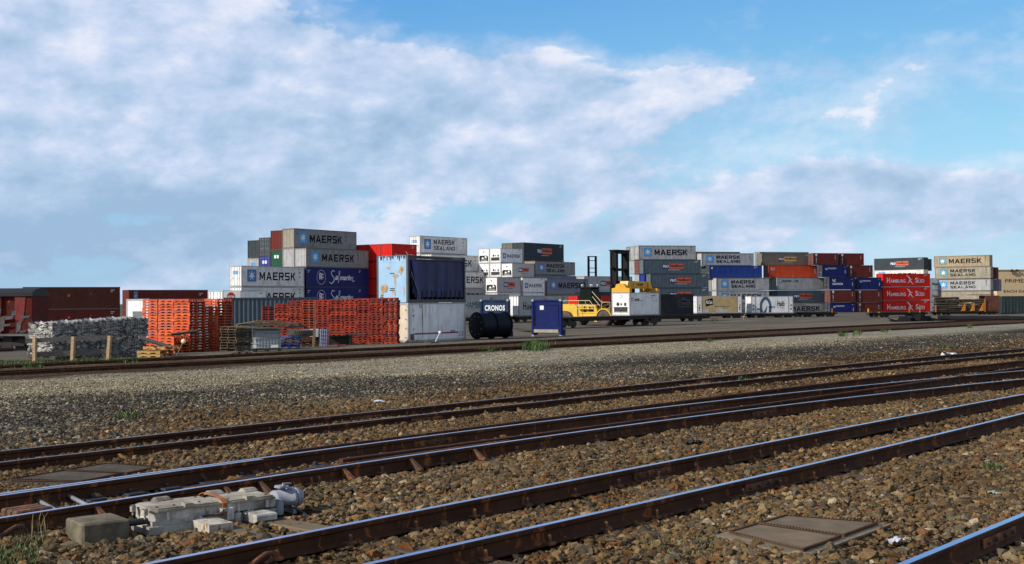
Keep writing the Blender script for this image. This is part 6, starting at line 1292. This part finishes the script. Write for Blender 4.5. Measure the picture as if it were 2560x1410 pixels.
hose_p = paint('belt_black', (.008, .008, .010), .8, .3, spec=.15); a_, b_ = ong(2345, 802), ong(2640, 800); mb = MB(); L = (b_ - a_).length
for k, (dy, r_) in enumerate(((0, .26), (.6, .22))): mb.tube([(L * q / 12, dy + .2 * math.sin(q * 1.3 + k), r_ + .03 * math.sin(q * 2)) for q in range(13)], r_, 8)
o = mb.build('rubber_belt', [hose_p]); o.location = a_; o.rotation_euler = (0, 0, math.atan2(b_.y - a_.y, b_.x - a_.x)); tag(o, "long black rubber belting lying by the far track at the right edge", 'rubber belt')
def heap(P, L, Wd, H, lab, mt, name, cat, seed=1, n=26):
    r = random.Random(seed); mb = MB()
    for i in range(n):
        x, y = r.uniform(-L / 2, L / 2), r.uniform(-Wd / 2, Wd / 2); h_ = H * max(.15, 1 - abs(2 * x / L)) * r.uniform(.5, 1.1); mb.M = Matrix.Translation((x, y, h_ * .4)) @ Matrix.Rotation(r.uniform(-.4, .4), 4, 'Y') @ Matrix.Rotation(r.uniform(0, 3), 4, 'Z'); s_ = L * .13; mb.bbox((-s_, -s_ * .6, -h_ * .5), (s_, s_ * .6, h_ * .4), .03)
    o = mb.build(name, [mt]); o.location = P; return tag(o, lab, cat, kind='stuff')
heap(ong(2300, 803), 5.5, 2.0, .75, "heap of black scrap sheeting on the asphalt before the flat wagon", hose_p, 'scrap_heap', 'scrap heap', 4)
heap(ong(848, 862), .9, .6, .22, "small mound of brown soil beside the steel bench", paint('soil', (.07, .05, .035), .95, .3), 'soil_mound', 'soil', 8, 14)
heap(ong(610, 884), 1.2, .8, .2, "broken dark boards at the foot of the leaning brown pallets", wp[2], 'broken_boards', 'scrap', 5, 12)

# ------------------------------------------------------------------ grass, weeds and litter
def blades(pts, hs, mt_cols, name, label, cat, kind=None, group=None, lean=.5, wd=.006):
    mb = MB()
    c0 = sum(pts, Vector()) / len(pts)
    for P in pts:
        h_ = random.uniform(*hs); a = random.uniform(0, 6.28); d = Vector((math.cos(a), math.sin(a), 0)); s_ = Vector((-d.y, d.x, 0)) * wd * random.uniform(.7, 1.4); q = P - c0; l = random.uniform(.1, lean)
        m1 = q + d * h_ * l * .35 + Vector((0, 0, h_ * .6)); t = q + d * h_ * l + Vector((0, 0, h_)); mb.add([q - s_, q + s_, m1 + s_ * .7, m1 - s_ * .7, t], [(0, 1, 2, 3), (3, 2, 4)], random.randrange(len(mt_cols)))
    o = mb.build(name, mt_cols); o.location = c0; return tag(o, label, cat, group, kind)
gcol = [paint('grass_%d' % k, c, .8, .3) for k, c in enumerate(((.045, .085, .015), (.075, .11, .02), (.03, .06, .012), (.16, .14, .06)))]; dry = [paint('dry_stalk', (.30, .24, .13), .8, .2)]
def cloud(x0, x1, y0, y1, n): return [ong(random.uniform(x0, x1), random.uniform(y0, y1)) for _ in range(n)]
blades(cloud(-30, 95, 1352, 1420, 1500) + cloud(20, 140, 1345, 1385, 200), (.015, .06), gcol, 'grass', "short green grass in the bottom corner by the concrete block", 'grass', 'stuff')
blades(cloud(-40, 110, 903, 921, 1500) + cloud(100, 345, 897, 908, 1600), (.04, .14), gcol[:3], 'grass', "strip of grass before the plastic bales", 'grass', 'stuff', wd=.014)
blades(cloud(75, 120, 1335, 1362, 22), (.12, .26), dry, 'dry_grass_tuft', "dry stalks growing left of the concrete block", 'grass tuft', lean=.6, wd=.0022)
blades([ong(1340 + random.gauss(0, 14), 872 + random.gauss(0, 3)) for _ in range(700)], (.10, .45), gcol[:3], 'weed_clump', "bushy green weed growing against the far track", 'weed', lean=.8, wd=.02)
blades([ong(1215 + random.gauss(0, 16), 876 + random.gauss(0, 1.5)) for _ in range(260)], (.05, .16), gcol[:3], 'weed_clump', "low green weed left of the bushy one at the far track", 'weed', lean=.8, wd=.018)
for x, y, s_, lab in ((322, 1047, .16, "small green weed in dark gravel at the left"), (2478, 1176, .09, "green tuft in brown ballast near the right edge"), (1855, 948, .12, "green weed beside the brown-railed track"), (2105, 838, .2, "leftmost green tuft on the far gravel"), (2145, 834, .2, "second green tuft on the far gravel, right of the leftmost"), (2210, 829, .18, "third green tuft on the far gravel"), (2424, 816, .18, "fourth green tuft on the far gravel by the track"), (1775, 852, .16, "green tuft below the far track, middle of the gravel"), (2360, 868, .14, "green tuft left of the white plastic bag"), (1785, 803, .3, "dull green weeds on the asphalt before the tan swap body")):
    d_ = (ong(x, y) - EYE).length; blades([ong(x + random.gauss(0, 180 * s_ * 3 / d_ * 4), y + random.gauss(0, 2.2)) for _ in range(90)], (s_ * .3, s_ * 1.0), gcol[:3], 'weed_clump', lab, 'weed', group='weeds in the gravel', lean=.8, wd=.006 + d_ * .00025)
blades(cloud(520, 620, 1395, 1409, 14), (.08, .2), dry, 'dry_grass_tuft', "thin seed stalks under the nearest rail", 'grass tuft', lean=.4, wd=.002)
blades(cloud(1600, 1800, 1340, 1400, 420), (.012, .035), [gcol[0], gcol[3]], 'moss', "mossy growth left of the two-leaf pit cover", 'moss', 'stuff', wd=.004)
blades(cloud(1000, 1090, 850, 857, 260), (.1, .3), [gcol[3], dry[0], gcol[0]], 'dry_grass', "dry grass along the foot of the dented white container", 'grass', 'stuff', lean=.5, wd=.012)
def scrap(x, y, L, Wd, lab, col, name, cat, seed, rough=.5, crumple=.3):
    r = random.Random(seed); P = ong(x, y); mb = MB(); nx, ny = 8, 5; V = [((i / (nx - 1) - .5) * L * (1 + r.uniform(-.1, .1)), (j / (ny - 1) - .5) * Wd * (1 + r.uniform(-.15, .15)), .035 + r.uniform(0, 1) * Wd * crumple) for j in range(ny) for i in range(nx)]
    F_ = [(j * nx + i, j * nx + i + 1, (j + 1) * nx + i + 1, (j + 1) * nx + i) for j in range(ny - 1) for i in range(nx - 1)]
    mb.add(V, F_); mb.add([(a, b, c - .008) for a, b, c in V], [f[::-1] for f in F_]); o = mb.build(name, [paint('scrap_%s' % name, col, rough, .2)]); o.location = P; o.rotation_euler = (0, 0, r.uniform(0, 3)); return tag(o, lab, cat)
scrap(2237, 1365, .16, .07, "crumpled white plastic scrap near the polished corner rail", (.5, .5, .52), 'plastic_scrap', 'litter', 1, .5, .35)
scrap(945, 1008, .34, .16, "flat pale sheet lying in dark gravel", (.50, .52, .56), 'plastic_sheet', 'litter', 2, .4, .12)
scrap(2375, 891, .55, .24, "white plastic bag between brown rails at the right", (.60, .60, .61), 'plastic_bag', 'litter', 3, .6, .35)
scrap(1732, 1117, .26, .12, "black rag lying between the switch track and the nearest track", (.012, .012, .012), 'black_rag', 'litter', 4, .8, .5)
scrap(1655, 1190, .13, .07, "orange dead leaf beside the nearest rail joint", (.32, .12, .05), 'dead_leaf', 'leaf', 5, .8, .3)
scrap(1512, 1015, .24, .06, "red-brown rag strip in brown ballast", (.16, .03, .02), 'red_rag', 'litter', 6, .8, .4)
scrap(1585, 1305, .13, .09, "pale flat stone slab below the nearest rails", (.26, .20, .15), 'stone_slab', 'stone', 7, .9, .15)
scrap(2490, 1242, .15, .07, "pale grey slate flake near the right edge", (.26, .29, .28), 'slate_flake', 'stone', 8, .7, .15)
scrap(1490, 1158, .30, .03, "bleached stick lying in the ballast", (.30, .27, .22), 'bleached_stick', 'stick', 9, .8, .5)
